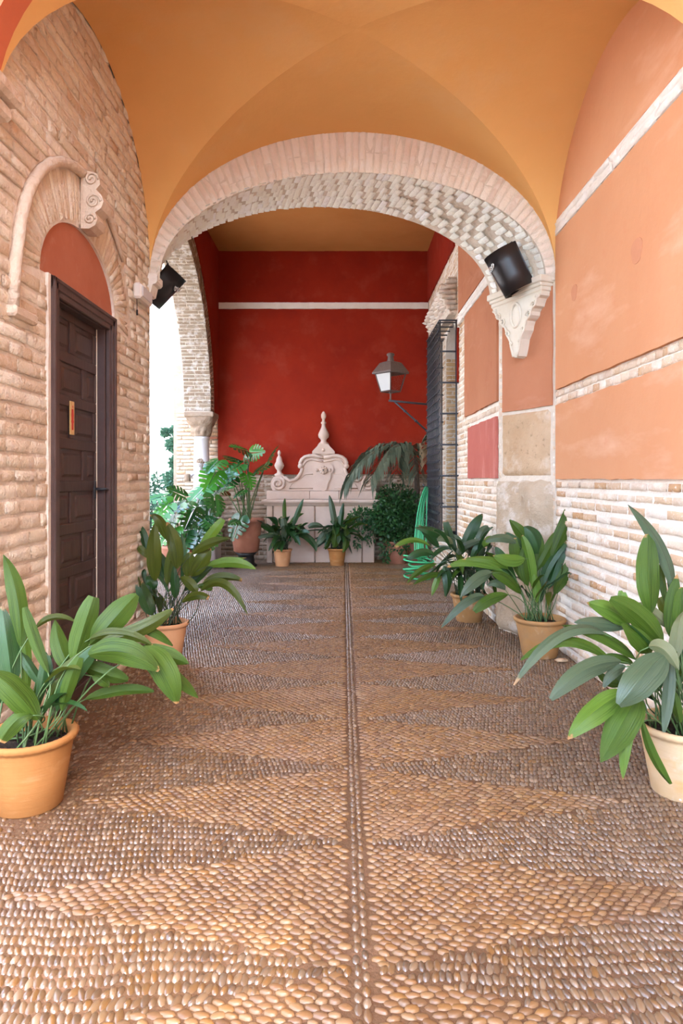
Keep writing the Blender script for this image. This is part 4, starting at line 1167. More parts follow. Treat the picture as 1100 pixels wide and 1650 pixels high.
for (px, py, Y, tx, ty, tY, sz, nm, mt) in (
        (398, 726, 10.5, 378, 716, 10.3, .34, (-.3, -.75, .6), m_mon), (404, 730, 10.6, 424, 726, 10.4, .28, (.2, -.9, .2), m_mon_lime),
        (430, 745, 10.5, 444, 712, 10.5, .34, (-.9, -.2, .3), m_mon), (428, 748, 10.5, 404, 762, 10.3, .30, (-.5, -.5, .7), m_mon),
        (388, 748, 10.4, 360, 760, 10.3, .34, (.0, -.5, .85), m_mon), (378, 748, 10.6, 350, 742, 10.4, .36, (0, -.35, .93), m_mon),
        (392, 790, 10.3, 374, 800, 10.2, .20, (-.6, -.6, .5), m_mon), (386, 835, 10.25, 370, 868, 10.15, .36, (-.4, -.8, .4), m_mon), (384, 838, 10.25, 368, 842, 10.1, .2, (0, -.6, .8), m_mon),
        (393, 738, 10.45, 396, 800, 10.3, .22, (-.9, -.4, .1), m_mon), (362, 790, 10.6, 342, 785, 10.4, .32, (0, -.5, .8), m_mon), (384, 742, 10.5, 366, 730, 10.3, .34, (-.2, -.4, .9), m_mon), (372, 770, 10.4, 356, 782, 10.2, .34, (0, -.5, .85), m_mon), (398, 765, 10.35, 408, 790, 10.2, .26, (.4, -.7, .5), m_mon_lime), (366, 758, 10.6, 344, 768, 10.4, .38, (0, -.3, .95), m_mon)):
    p = at(px, py, Y); q = at(tx, ty, tY)
    monstera_leaf(mroot, p, q - p, V3(nm), sz, mt, so + V3((R.uniform(-.08, .08), R.uniform(-.08, .08), 0)))
# the second one, spreading through the arcade
m2 = thing('monstera_plant', (-2.35, 9.6, 0), 'sprawling monstera growing in the arcade opening beside the column', 'plant')
mb = MB(); mb.lathe([(0, 0), (.17, 0), (.23, .36), (.245, .37), (.245, .41), (.215, .41), (.2, .34), (0, .33)], (-2.35, 9.7, 0), 32); mb.build('pot', m_terra_dark, m2)
so = V3((-2.35, 9.7, .36))
for (px, py, Y, tx, ty, tY, sz, nm, mt) in (
        (332, 782, 9.8, 308, 798, 9.6, .42, (-.3, -.6, .75), m_mon_lime), (352, 742, 10.0, 338, 752, 9.8, .34, (.0, -.5, .85), m_mon), (348, 760, 9.9, 330, 790, 9.6, .40, (.4, -.6, .7), m_mon_lime),
        (268, 798, 9.2, 248, 800, 9.1, .34, (-.2, -.6, .8), m_mon_lime), (272, 812, 9.1, 252, 828, 9.0, .32, (-.2, -.7, .7), m_mon_lime), (300, 808, 9.3, 284, 815, 9.1, .36, (0, -.4, .9), m_mon), (286, 818, 9.2, 268, 850, 9.0, .38, (-.6, -.5, .6), m_mon),
        (312, 820, 9.4, 300, 845, 9.2, .34, (.3, -.6, .7), m_mon), (345, 800, 9.6, 352, 825, 9.4, .34, (.6, -.6, .6), m_mon), (340, 812, 9.6, 335, 845, 9.5, .34, (.3, -.8, .5), m_mon), (298, 800, 9.5, 283, 790, 9.4, .3, (0, -.7, .7), m_mon),
        (320, 850, 9.3, 310, 880, 9.1, .34, (.0, -.8, .5), m_mon), (338, 850, 9.5, 345, 885, 9.3, .34, (.4, -.7, .5), m_mon), (300, 860, 9.2, 292, 888, 9.0, .34, (-.2, -.8, .5), m_mon), (282, 850, 9.1, 262, 868, 9.0, .32, (-.3, -.7, .6), m_mon_lime),
        (352, 790, 9.9, 372, 780, 9.7, .32, (.3, -.6, .7), m_mon), (330, 835, 9.4, 352, 850, 9.2, .30, (.3, -.6, .7), m_mon), (262, 830, 9.0, 248, 850, 8.9, .26, (-.2, -.6, .7), m_mon_lime), (355, 770, 10.0, 378, 762, 9.9, .3, (.2, -.7, .7), m_mon)):
    p = at(px, py, Y); q = at(tx, ty, tY)
    monstera_leaf(m2, p, q - p, V3(nm), sz, mt, so + V3((R.uniform(-.12, .12), R.uniform(-.12, .12), 0)))

# ---------- small leaved masses
def leaf_mass(name, parent, mat, pts, size, seed, up=.3):
    """pts: (centre, radius xyz, count) ellipsoids filled with small pointed leaves"""
    r = np.random.default_rng(seed)
    VV, TT, nb = [], [], 0
    for (c, rad, n) in pts:
        u = r.normal(0, 1, (n, 3)); u /= np.linalg.norm(u, axis=1)[:, None]
        P = np.array(c) + u * np.array(rad) * (r.random(n) ** .4)[:, None]
        d = u + r.normal(0, .6, (n, 3)); d[:, 2] += r.normal(-up, .4, n); d /= np.linalg.norm(d, axis=1)[:, None]
        t = np.cross(d, r.normal(0, 1, (n, 3))); t /= np.linalg.norm(t, axis=1)[:, None] + 1e-9
        nn = np.cross(d, t)
        L = (size * r.uniform(.6, 1.3, n))[:, None]
        k0 = P; k1 = P + d * L * .5 + t * L * .28 + nn * L * .06; k2 = P + d * L; k3 = P + d * L * .5 - t * L * .28 + nn * L * .06
        V = np.stack([k0, k1, k2, k3], 1).reshape(-1, 3)
        b = (np.arange(n) * 4)[:, None]
        T = np.concatenate([b + np.array([[0, 1, 2]]), b + np.array([[0, 2, 3]])], 1).reshape(-1, 3)
        VV.append(V); TT.append(T + nb); nb += len(V)
    V = np.vstack(VV)
    inv = np.array(world_of(parent).inverted()); V = V @ inv[:3, :3].T + inv[:3, 3]
    o = fast_mesh(name, V, np.vstack(TT), mat, parent, smooth=False); o['kind'] = 'stuff'; return o
b1 = thing('potted_bush', (.86, 11.0, 0), 'bushy small leaved ivy in a brown pot right of the fountain', 'potted plant')
mb = MB(); mb.lathe(pot_prof(.36, .20, .14, .012), (.86, 10.95, 0), 36); mb.build('pot', m_terra_dark, b1)
mb = MB()
for i in range(16):
    a = R.uniform(0, 2 * PI); p = V3((.86 + .1 * math.cos(a), 10.95 + .1 * math.sin(a), .32)); q = p + V3((R.uniform(-.4, .4), R.uniform(-.2, .2), R.uniform(.3, .85)))
    mb.tube(bez(p, (p + q) / 2 + EZ * .15, q, 5), .006, 5)
mb.build('stem', m_stalk_dark, b1)
leaf_mass('foliage', b1, m_bush, [((.84, 10.92, .95), (.34, .26, .32), 1700), ((.64, 10.78, .72), (.22, .16, .28), 700), ((1.05, 10.95, .80), (.28, .24, .38), 900), ((.86, 10.9, .55), (.34, .24, .26), 900), ((.66, 10.75, .25), (.10, .1, .25), 160), ((.3, 10.82, .75), (.22, .12, .16), 420), ((.22, 10.82, .45), (.08, .08, .22), 90), ((.42, 10.85, .50), (.1, .08, .2), 130), ((.92, 10.75, .30), (.12, .08, .14), 120)], .058, 3)
b2 = thing('shrub', (-3.25, 10.6, 0), 'loose grey green shrub in the sunlit opening behind the monstera', 'shrub')
mb = MB()
for i in range(14):
    p = V3((-3.25 + R.uniform(-.2, .2), 10.6 + R.uniform(-.2, .2), -.02)); q = p + V3((R.uniform(-.4, .4), R.uniform(-.3, .3), R.uniform(.6, 1.1)))
    mb.tube(bez(p, (p + q) / 2 + EZ * .1, q, 4), .008, 5)
mb.build('stem', m_bark, b2)
leaf_mass('foliage', b2, m_cyp, [((-3.2, 10.7, .85), (.36, .35, .40), 1300), ((-3.15, 10.5, .4), (.36, .35, .40), 1200), ((-3.0, 10.9, 1.15), (.22, .2, .3), 500)], .075, 5)
b3 = thing('cypress_tree', (-3.15, 13.0, -.03), 'slim clipped cypress standing against the white courtyard wall', 'tree')
mb = MB(); mb.tube([(-3.15, 13.0, -.03), (-3.13, 13.0, .9), (-3.14, 13.02, 1.7), (-3.13, 13, 2.3)], [.05, .04, .03, .012], 8); mb.build('trunk', m_bark, b3)
blobs = [((-3.14, 13, .5), (.24, .2, .45), 2400), ((-3.14, 13, 1.0), (.22, .2, .28), 2000), ((-3.20, 12.95, 1.34), (.21, .18, .17), 1600), ((-3.06, 13, 1.40), (.14, .14, .18), 1000), ((-3.15, 13, 1.66), (.16, .15, .15), 1100), ((-3.16, 13.0, 2.0), (.21, .18, .14), 1400), ((-3.06, 13, 2.14), (.16, .15, .17), 1200), ((-3.15, 13, 2.28), (.13, .13, .10), 700), ((-3.38, 13, 2.24), (.09, .08, .07), 350)]
leaf_mass('foliage', b3, m_cyp, blobs, .06, 8, -.2)

# ---------- palm
pr = thing('palm', (1.18, 10.95, 0), 'drooping palm with long grey green fronds below the lantern', 'palm')
mb = MB(); mb.lathe([(0, 0), (.14, 0), (.18, .3), (.19, .34), (.17, .34), (.16, .28), (0, .27)], (1.16, 11.1, 0), 28); mb.build('pot', m_terra_dark, pr)
mb = MB(); mb.tube([(1.16, 11.1, .28), (1.15, 11.08, .7), (1.19, 11.0, 1.2), (1.16, 10.9, 1.7)], [.06, .05, .045, .03], 8); mb.build('trunk', m_bark, pr)
crown = V3((1.16, 10.9, 1.72))
def frond(tip, ctl, n, ll, mat=m_palm, spread=.5):
    P = bez(crown, ctl, tip, 24)
    mb = MB(); mb.tube(P[:20], [.012 - .0004 * i for i in range(20)], 5)
    o = mb.build('frond', mat, pr)
    lb = MB()
    for i in range(n):
        f = .22 + .76 * i / (n - 1)
        k = min(23, int(f * 24)); p = P[k] + (P[k + 1] - P[k]) * (f * 24 - k)
        t = (P[k + 1] - P[k]).normalized()
        sd = t.cross(EZ)
        sd = sd.normalized() if sd.length > .05 else V3((0, 1, 0))
        for sg in (1, -1):
            L = ll * (1 - .5 * abs(f - .5)) * R.uniform(.85, 1.1)
            d = (t * .55 + sd * sg * spread + EZ * R.uniform(-.25, .1)).normalized()
            q1 = p + d * L * .5; q2 = p + d * L * .8 - EZ * L * R.uniform(.25, .5)
            w = .019
            wv = d.cross(EZ).normalized() * w
            lb.add([p - wv * .5, p + wv * .5, q1 + wv, q1 - wv, q2], [(0, 1, 2, 3), (3, 2, 4)], False)
    lb.build('leaflet_fan', mat, o)['kind'] = 'stuff'
frond(at(556, 782, 10.3), at(600, 690, 10.4), 46, .42)
frond(at(596, 775, 10.0), at(640, 680, 10.3), 40, .40)
frond(at(640, 765, 10.1), at(640, 690, 10.4), 38, .38)
frond(at(672, 765, 10.2), at(655, 690, 10.6), 34, .36)
frond(at(700, 690, 10.9), at(690, 690, 10.9), 24, .3)
frond(at(575, 745, 10.6), at(620, 690, 10.7), 36, .34)
frond(at(690, 745, 10.3), at(690, 695, 10.6), 26, .3, m_palm_dry)

# ------------------------------------------------------------------ wall fountain
FY = 11.0
fo = thing('stone_fountain', (-.33, FY + .22, 0), 'carved pink stone wall fountain with scrolled pediment and urn finial', 'fountain')
FXC = -.345
def fb(name, x0, x1, y0, y1, z0, z1, bev=.012, mat=None):
    mb = MB(); mb.box((x0, y0, z0), (x1, y1, z1), bev=bev); return mb.build(name, mat or m_fount, fo)
# basin front of four slabs with pilaster ends, deeper plinth, moulded rim
for (a, b) in ((-1.235, -1.135), (-1.13, -.46), (-.455, .30), (.305, .50)):
    fb('basin_slab', a + .002, b - .002, FY + (.0 if b - a > .15 else -.012), FY + .12, .0, .92)
fb('basin_end', -1.235, -1.12, FY + .12, YB - .02, 0, .92); fb('basin_end', .39, .50, FY + .12, YB - .02, 0, .92)
fb('basin_back', -1.12, .39, YB - .1, YB - .02, 0, .95)
mb = MB(); mb.add([(-1.12, FY + .12, .84), (.39, FY + .12, .84), (.39, YB - .1, .84), (-1.12, YB - .1, .84)], [(0, 1, 2, 3)])
mb.build('basin_floor', m_stone_low, fo)
mb = MB()
prof = [(0, .92), (.03, .93), (.035, .955), (.06, .965), (.075, .985), (.075, 1.005), (.055, 1.02), (0, 1.02)]
vs = []; fs = []; n = len(prof)
for x in (-1.32, .58):
    sg = -1 if x < 0 else 1
    for d, z in prof: vs.append((x - sg * (.075 - d), FY - d, z))
for i in range(n - 1): fs.append((i, n + i, n + i + 1, i + 1))
mb.add(vs, fs, True)
mb.box((-1.25, FY, .92), (.51, FY + .16, 1.02)); mb.box((-1.31, FY - .02, .95), (-1.12, YB - .02, 1.018), bev=.01); mb.box((.39, FY - .02, .95), (.57, YB - .02, 1.018), bev=.01)
mb.build('rim_moulding', m_fount, fo)
for (a, b) in ((-1.26, -.555), (-.55, -.075), (-.07, .54)):
    fb('ledge_block', a, b, YB - .24, YB - .02, 1.018, 1.155, .006)
# pediment
PY0 = YB - .20
def fp(px, py): return ((px - VX) * 11.25 / FPX, EYE - (py - VY) * 11.25 / FPX)
half = [(521, 790.5), (439, 790.5), (436, 784), (436, 776), (440, 769), (447, 766), (455, 766), (460, 769), (466, 773.5), (473, 772.5), (479, 768), (483.5, 761), (485.5, 755), (482.5, 752), (481.5, 746), (484, 739.5), (489, 735), (496, 732.8), (503, 732), (521, 731.5)]
full = half + [(1042 - x, y) for x, y in half[-2:0:-1]]
mb = MB(); mb.plate([[fp(x, y) for x, y in full]], (0, PY0, 0), EX, EZ, -EY, .18); mb.build('pediment', m_fount, fo)
def fline(pts, r, y=PY0, name='moulding'):
    mb = MB(); mb.tube([(fp(a, b)[0], y, fp(a, b)[1]) for a, b in pts], r, 8); return mb.build(name, m_fount, fo)
for mir in (False, True):
    X = (lambda x: 1042 - x) if mir else (lambda x: x)
    fline([(X(a), b) for a, b in ((458, 769), (466, 775), (474, 773.5), (480, 769), (485, 761), (487, 754))], .028, PY0 - .005)
    fline([(X(a), b) for a, b in ((484, 750), (483.5, 746), (486, 740.5), (491, 736.5), (498, 734.5), (506, 734), (512, 736), (521, 737))], .030, PY0 - .01)
    fline([(X(a), b) for a, b in ((486, 756), (489, 748), (494, 742), (502, 740), (510, 742), (521, 744))], .016, PY0 - .005, 'inner_moulding')
    fline([(X(448) + (1 if not mir else -1) * (11.2 - i * .42) * math.cos(-1.2 + i * .46), 779 + (11.2 - i * .42) * math.sin(-1.2 + i * .46)) for i in range(25)], .022, PY0 - .012, 'volute')
    mb = MB(); cx, cz = fp(X(484), 751); mb.lathe([(0, .05), (.03, .045), (.045, .02), (.045, -.02)], (cx, PY0, cz), 14, Matrix.Rotation(PI / 2, 3, 'X')); mb.build('scroll_boss', m_fount, fo)
    # incised field beside the cartouche
    fline([(X(a), b) for a, b in ((504, 764), (492, 764), (482, 772), (470, 779), (466, 787), (504, 787))], .009, PY0, 'field_moulding')
# cartouche with spout rosette
cart = [(507, 752), (511, 746), (521, 748), (531, 746), (536, 752), (537, 759), (532, 764), (533, 770), (528, 778), (527, 786), (521, 793), (514, 787), (513, 779), (508, 776), (508, 771), (511, 767), (507, 760)]
mb = MB(); mb.plate([[fp(x, y) for x, y in cart[::-1]]], (0, PY0 - .035, 0), EX, EZ, -EY, .05); mb.build('cartouche', m_fount, fo)
cx, cz = fp(521, 757.5)
mb = MB()
for k in range(8):
    a = k * PI / 4
    mb.lathe([(0, .03), (.02, .024), (.027, .0), (.022, -.02)], (cx + .045 * math.cos(a), PY0 - .05, cz + .045 * math.sin(a)), 10, Matrix.Rotation(PI / 2, 3, 'X'))
mb.lathe([(.012, .05), (.024, .05), (.03, .03), (.03, -.02)], (cx, PY0 - .05, cz), 12, Matrix.Rotation(PI / 2, 3, 'X'))
mb.build('rosette', m_fount, fo)
mb = MB(); mb.lathe([(0, .031), (.013, .03)], (cx, PY0 - .072, cz), 10, Matrix.Rotation(PI / 2, 3, 'X')); mb.build('spout', m_black, fo)
for sx in (-.105, .105):
    mb = MB(); mb.lathe([(0, .03), (.022, .022), (.03, 0), (.028, -.02)], (cx + sx, PY0 - .035, cz), 12, Matrix.Rotation(PI / 2, 3, 'X')); mb.build('scroll_boss', m_fount, fo)
# pedestal and finials
ped = [(503, 731.5), (503, 727.5), (506, 724), (511, 719), (513, 715.5), (529, 715.5), (531, 719), (536, 724), (539, 727.5), (539, 731.5)]
mb = MB(); mb.plate([[fp(x, y) for x, y in ped]], (0, PY0 - .03, 0), EX, EZ, -EY, .20)
mb.build('pedestal', m_fount, fo)
mb = MB(); a, b = fp(521, 725); mb.lathe([(0, .03), (.022, .022), (.03, 0), (.03, -.02)], (a, PY0 - .03, b), 12, Matrix.Rotation(PI / 2, 3, 'X')); mb.build('scroll_boss', m_fount, fo)
k = 11.25 / FPX
ux, uz = fp(521, 716)
urn = [(0, 0), (8, 0), (8, 2), (5.5, 4), (4.2, 6), (5, 8.5), (8.3, 12), (8.8, 16), (7.5, 20), (5, 25), (3.4, 29), (3.0, 33), (4.4, 34.5), (4.4, 36), (2.5, 37.5), (2.2, 41), (3.6, 43), (4.2, 46), (4.0, 49), (2.4, 52), (1.4, 53.5), (0, 54)]
mb = MB(); mb.lathe([(r * k, z * k) for r, z in urn], (ux, PY0 + .08, uz), 28); mb.build('finial', m_fount, fo)
ux, uz = fp(449, 767)
urn = [(0, 0), (7.5, 0), (7.5, 3), (4, 5), (3.3, 9), (6.5, 13), (8, 17), (7, 20), (5.2, 23), (4.5, 28), (3.2, 31), (1.8, 33), (1.8, 34), (2.6, 36), (2.8, 38.5), (1.5, 41), (0, 42.5)]
mb = MB(); mb.lathe([(r * k, z * k) for r, z in urn], (ux, PY0 + .08, uz), 24); mb.build('small_finial', m_fount, fo)

# ------------------------------------------------------------------ corbel on the right pier
cb = thing('stone_corbel', PN + PU * .39 + EZ * 2.4, 'carved cream stone corbel with oval boss carrying the arch on the right', 'corbel')
W0, Hh = .665, .49
lo = [(.01, .0), (.02, .09), (.065, .125), (.095, .19), (.11, .24), (.155, .265), (.185, .31), (.195, .37), (.23, .41), (.275, .44), (.30, .51), (.315, .59), (.35, .65), (.385, .72), (.40, .82), (.425, .92), (.445, 1.0)]
outl = [(.375 - W0 / 2 + u * W0, 2.875 - v * Hh) for u, v in lo] + [(.375 + W0 / 2 - u * W0, 2.875 - v * Hh) for u, v in lo[::-1]]
CO = PN + PNn * .10
mb = MB(); mb.plate([outl], CO, PU, EZ, PNn, .11); mb.build('bracket_plate', m_carved, cb)
mb = MB()
for (h0, h1, pr, ex) in ((2.865, 2.905, .112, .004), (2.90, 2.935, .125, .014), (2.93, 2.985, .14, .028)):
    u0, u1 = .375 - W0 / 2 - ex, .375 + W0 / 2 + ex
    M = Matrix(((PU.x, PNn.x, 0, PN.x), (PU.y, PNn.y, 0, PN.y), (0, 0, 1, 0), (0, 0, 0, 1)))
    mb.box((u0, -.004, h0), (u1, pr, h1), M, .008)
mb.build('abacus', m_carved, cb)
def cpt(u, z, d): return PN + PU * u + EZ * z + PNn * d
mb = MB(); mb.tube([cpt(.375 + .062 * math.cos(t), 2.735 + .098 * math.sin(t), .104) for t in np.linspace(0, 2 * PI, 29)], .013, 7, False); mb.build('oval_moulding', m_carved, cb)
mb = MB(); vs = [cpt(.375, 2.735, .118)] + [cpt(.375 + .05 * math.cos(t), 2.735 + .085 * math.sin(t), .101) for t in np.linspace(0, 2 * PI, 24, endpoint=False)]
mb.add(vs, [(0, 1 + (i + 1) % 24, 1 + i) for i in range(24)], True); mb.build('oval_boss', m_carved, cb)
for sg in (-1, 1):
    U = lambda u: .375 + sg * (W0 / 2 - u * W0)
    mb = MB(); mb.tube([cpt(U(u + .012), 2.875 - v * Hh + .004, .105) for u, v in lo[1:]], .010, 6); mb.build('edge_moulding', m_carved, cb)
    for (u, v, r0) in ((.150, .215, .034), (.24, .345, .038), (.345, .565, .026), (.08, .10, .022), (.415, .76, .016)):
        mb = MB(); mb.tube([cpt(U(u) + r0 * (1 - i / 17) * math.cos(i * .6), 2.875 - v * Hh + r0 * (1 - i / 17) * math.sin(i * .6), .106 + .004 * i / 15) for i in range(15)], .008, 5); mb.build('scroll', m_carved, cb)
mb = MB(); M = Matrix(((PU.x, PNn.x, 0, PN.x), (PU.y, PNn.y, 0, PN.y), (0, 0, 1, 0), (0, 0, 0, 1)))
mb.box((.35, -.01, 2.375), (.40, .115, 2.42), M, .012); mb.build('drop', m_carved, cb)
# little moulded impost on the left
li = thing('stone_impost', (XL, Y1, 2.85), 'small rounded stone impost under the left end of the arch', 'impost')
mb = MB()
ip = [(-.01, 2.99), (.055, 2.99), (.068, 2.975), (.068, 2.93), (.055, 2.912), (.03, 2.905), (.022, 2.87), (.012, 2.83), (-.01, 2.82)]
mb.plate([[(x, z) for x, z in ip]], (XL, Y1 - .03, 0), EX, EZ, -EY, .16); mb.build('moulding', m_lime, li)

# ------------------------------------------------------------------ wall lamps (bent black shades)
def wall_lamp(c, axis, out, label, rad=.15, hgt=.36, sq=1.0):
    """c: middle of the flat open back; axis: up the shade; out: towards the bulging front"""
    axis = axis.normalized(); out = (out - axis * out.dot(axis)).normalized(); sd = axis.cross(out)
    t = thing('wall_lamp', c, label, 'wall lamp', 'black lamps at the springing of the arch')
    mb = MB(); n = 20; vs = []; fs = []
    def pt(a, z, k): return c + axis * (z * hgt / 2) + sd * (rad * k * math.cos(a)) + out * (rad * k * sq * math.sin(a) * 1.15)
    for k in (1.0, .965):
        for z in (-1, -.3, .4, 1):
            for i in range(n + 1): vs.append(pt(PI * i / n, z, k * (1 + .05 * z)))
    m = n + 1
    for z in range(3):
        for i in range(n):
            a = z * m + i
            fs.append((a, a + m, a + m + 1, a + 1)); b = 4 * m + a; fs.append((b, b + 1, b + m + 1, b + m))
    for i in range(n):
        for row in (0, 3):
            a = row * m + i; fs.append((a, a + 1, 4 * m + a + 1, 4 * m + a))
    for z in range(3):
        for i in (0, n):
            a = z * m + i; fs.append((a, a + m, 4 * m + a + m, 4 * m + a))
    mb.add(vs, fs, True); mb.build('shade', m_lampmetal, t)
    mb = MB()
    mb.add([pt(0, -.95, .97), pt(PI, -.95, .97), pt(PI, .25, .97), pt(0, .25, .97)], [(0, 1, 2, 3)]); mb.build('back_plate', m_lampmetal, t)
    mb = MB(); mb.tube([c - out * .06 + axis * .1, c + out * .08 + axis * .1], .016, 8); mb.tube([c + out * .08 + axis * .02, c + out * .08 + axis * .16], .03, 10); mb.build('bulb_holder', m_silver, t)
    mb = MB()
    for s0 in (.35, .62):
        mb.tube([pt(PI * .0, .98, 1) - sd * s0 * rad * 2, pt(PI * .0, 1.15, 1) - sd * s0 * rad * 2 - out * .03], .005, 5)
    mb.tube([pt(0, 1.06, 1) - sd * .2 * rad, pt(PI, 1.06, 1) + sd * .3 * rad], .005, 5)
    mb.build('clip', m_iron, t)
    mb = MB()   # bright twisted wire ornament on the front
    for j in range(4):
        a0 = PI * (.50 + .06 * j)
        mb.tube([pt(a0 + .10 * math.sin(i * 1.1 + j), .48 + .10 * math.cos(i * 1.3) - .05 * j, 1.08) for i in range(7)], .004, 5)
    mb.build('wire_ornament', m_silver, t)
    return t
wall_lamp(V3((1.405, 5.66, 3.085)), V3((-.40, .0, .80)), V3((-.80, -.48, -.42)), 'black bent metal lamp shade on the right, above the carved corbel')
wall_lamp(V3((-1.64, 5.95, 3.08)), V3((.60, .0, .72)), V3((.75, .30, -.60)), 'black bent metal lamp shade on the left, above the brick corner', .165, .34)

# ------------------------------------------------------------------ emergency light on the left wall
el = thing('emergency_light', (XL, 5.16, 2.75), 'cream plastic emergency light box high on the left brick wall', 'light')
mb = MB(); mb.box((XL + .0, 5.02, 2.685), (XL + .065, 5.31, 2.80), bev=.014); mb.build('housing', m_white_plastic, el)
mb = MB(); mb.box((XL + .06, 5.04, 2.70), (XL + .072, 5.29, 2.785), bev=.006); mb.build('diffuser', m_marble, el)
mb = MB(); mb.tube([(XL + .02, 5.06, 2.685), (XL + .022, 5.06, 2.60)], .0025, 5); mb.tube([(XL + .022, 5.06, 2.605), (XL + .022, 5.06, 2.565)], .007, 6); mb.build('pull_cord', m_black, el)

# ------------------------------------------------------------------ toilet sign on the door
sg = thing('door_sign', (LX, 4.08, 1.72), 'narrow brass plate with a red figure on the dark door', 'sign')
mb = MB(); mb.box((LX - .001, 4.05, 1.615), (LX + .006, 4.112, 1.815), bev=.002); mb.build('plate', m_gold, sg)
FXs = LX + .0085
mb = MB(); mb.add([(FXs, 4.081 + .007 * math.cos(t), 1.782 + .008 * math.sin(t)) for t in np.linspace(0, 2 * PI, 14, endpoint=False)], [tuple(range(14))])
fig = [(4.071, 1.768), (4.091, 1.768), (4.096, 1.73), (4.0925, 1.705), (4.098, 1.69), (4.0915, 1.685), (4.0905, 1.645), (4.0835, 1.643), (4.081, 1.68), (4.0785, 1.643), (4.0715, 1.645), (4.0705, 1.685), (4.064, 1.69), (4.0695, 1.705), (4.066, 1.73)]
mb.plate([fig[::-1]], (FXs, 0, 0), EY, EZ, EX, .003)
mb.build('figure', m_redpaint, sg)

# ------------------------------------------------------------------ column by the arcade
cx, cy = -2.29, 11.03
co = thing('stone_column', (cx, cy, 0), 'pale marble column with carved capital carrying the left arcade', 'column')
mb = MB(); mb.box((cx - .27, cy - .27, 0), (cx + .27, cy + .27, .72), bev=.015); mb.box((cx - .30, cy - .30, .66), (cx + .30, cy + .30, .74), bev=.012); mb.build('pedestal', m_marble, co)
mb = MB(); mb.lathe([(0, .74), (.21, .74), (.215, .77), (.20, .80), (.17, .815), (.165, .835), (.185, .85), (.18, .88), (.14, .90)], (cx, cy, 0), 32); mb.build('base', m_marble, co)
mb = MB(); mb.lathe([(.125, .88), (.128, 1.2), (.124, 1.7), (.116, 1.99), (.13, 2.0), (.132, 2.025), (.118, 2.035)], (cx, cy, 0), 32); mb.build('shaft', m_marble, co)
mb = MB(); n = 48; vs = []; fs = []
rows = 22
for i in range(rows + 1):
    t = i / rows; z = 2.035 + .31 * t
    for j in range(n):
        a = 2 * PI * j / n
        sqr = .135 + .10 * t ** 1.4
        sq = 1 / max(abs(math.cos(a)), abs(math.sin(a)))
        rr = sqr * (1 + (sq - 1) * t ** 2 * .8)
        rr += .022 * abs(math.sin(a * 4 + (PI / 8 if t > .5 else 0))) * math.sin(PI * min(1, (t % .5) * 2.2)) + .016 * noise.noise(V3((a * 3, z * 16, 1)))
        vs.append((cx + rr * math.cos(a), cy + rr * math.sin(a), z))
for i in range(rows):
    for j in range(n): fs.append((i * n + j, i * n + (j + 1) % n, (i + 1) * n + (j + 1) % n, (i + 1) * n + j))
mb.add(vs, fs, True); mb.build('capital', m_capital, co)
mb = MB(); mb.box((cx - .235, cy - .24, 2.34), (cx + .235, cy + .24, 2.418), bev=.012); mb.build('abacus', m_capital, co)
# small weathered putto standing before the column
pu = thing('stone_statuette', (-2.21, 10.50, .76), 'small weathered stone child statuette in front of the pale column', 'statuette')
def skin_body(name, joints, bones, mat, parent, sub=2):
    me = bpy.data.meshes.new(name); inv = world_of(parent).inverted()
    me.from_pydata([tuple(inv @ V3(p)) for p, r in joints], bones, [])
    o = bpy.data.objects.new(name, me); link(o, parent)
    md = o.modifiers.new('skin', 'SKIN'); md.use_smooth_shade = True
    for i, (p, r) in enumerate(joints): me.skin_vertices[0].data[i].radius = (r, r)
    me.skin_vertices[0].data[0].use_root = True
    s = o.modifiers.new('sub', 'SUBSURF'); s.levels = sub; s.render_levels = sub
    me.materials.append(mat); return o
q = lambda x, y, z: (-2.21 + x, 10.50 + y, .76 + z)
J = [(q(0, 0, .46), .060), (q(0, 0, .58), .062), (q(.005, -.01, .68), .055), (q(.008, -.012, .735), .028), (q(.01, -.02, .80), .056), (q(.012, -.025, .86), .045),
     (q(-.075, -.01, .685), .030), (q(-.13, -.05, .63), .024), (q(-.15, -.10, .61), .018), (q(.085, -.01, .685), .030), (q(.13, -.03, .58), .024), (q(.10, -.09, .54), .018),
     (q(-.04, 0, .38), .045), (q(-.05, -.03, .22), .033), (q(-.05, .0, .06), .022), (q(-.055, -.05, .03), .018), (q(.04, 0, .38), .045), (q(.06, -.02, .22), .033), (q(.06, .02, .06), .022), (q(.065, -.03, .03), .018)]
skin_body('body', J, [(0, 1), (1, 2), (2, 3), (3, 4), (4, 5), (2, 6), (6, 7), (7, 8), (2, 9), (9, 10), (10, 11), (0, 12), (12, 13), (13, 14), (14, 15), (0, 16), (16, 17), (17, 18), (18, 19)], m_marble, pu)
mb = MB(); h = V3(q(.012, -.005, .845))
for i in range(26):
    a = R.uniform(0, 2 * PI); e = R.uniform(-.1, 1.5)
    mb.lathe([(0, .018), (.014, .012), (.018, 0), (.012, -.012)], h + V3((.05 * math.cos(a) * math.cos(e), .05 * math.sin(a) * math.cos(e), .05 * math.sin(e))), 7)
mb.build('hair', m_capital, pu)
mb = MB()
for sx in (-.02, .02): mb.lathe([(0, .006), (.006, 0), (0, -.006)], V3(q(.012 + sx, -.079, .825)), 7)
mb.lathe([(0, .014), (.008, 0), (0, -.012)], V3(q(.012, -.085, .808)), 7); mb.tube([q(-.004, -.078, .787), q(.012, -.082, .785), q(.028, -.078, .787)], .004, 5)
mb.build('face', m_capital, pu)
mb = MB(); mb.lathe([(0, 0), (.05, .0), (.055, .03), (.04, .07), (.05, .10), (.03, .115), (0, .11)], V3(q(-.16, -.12, .555)), 14); mb.build('shell', m_capital, pu)
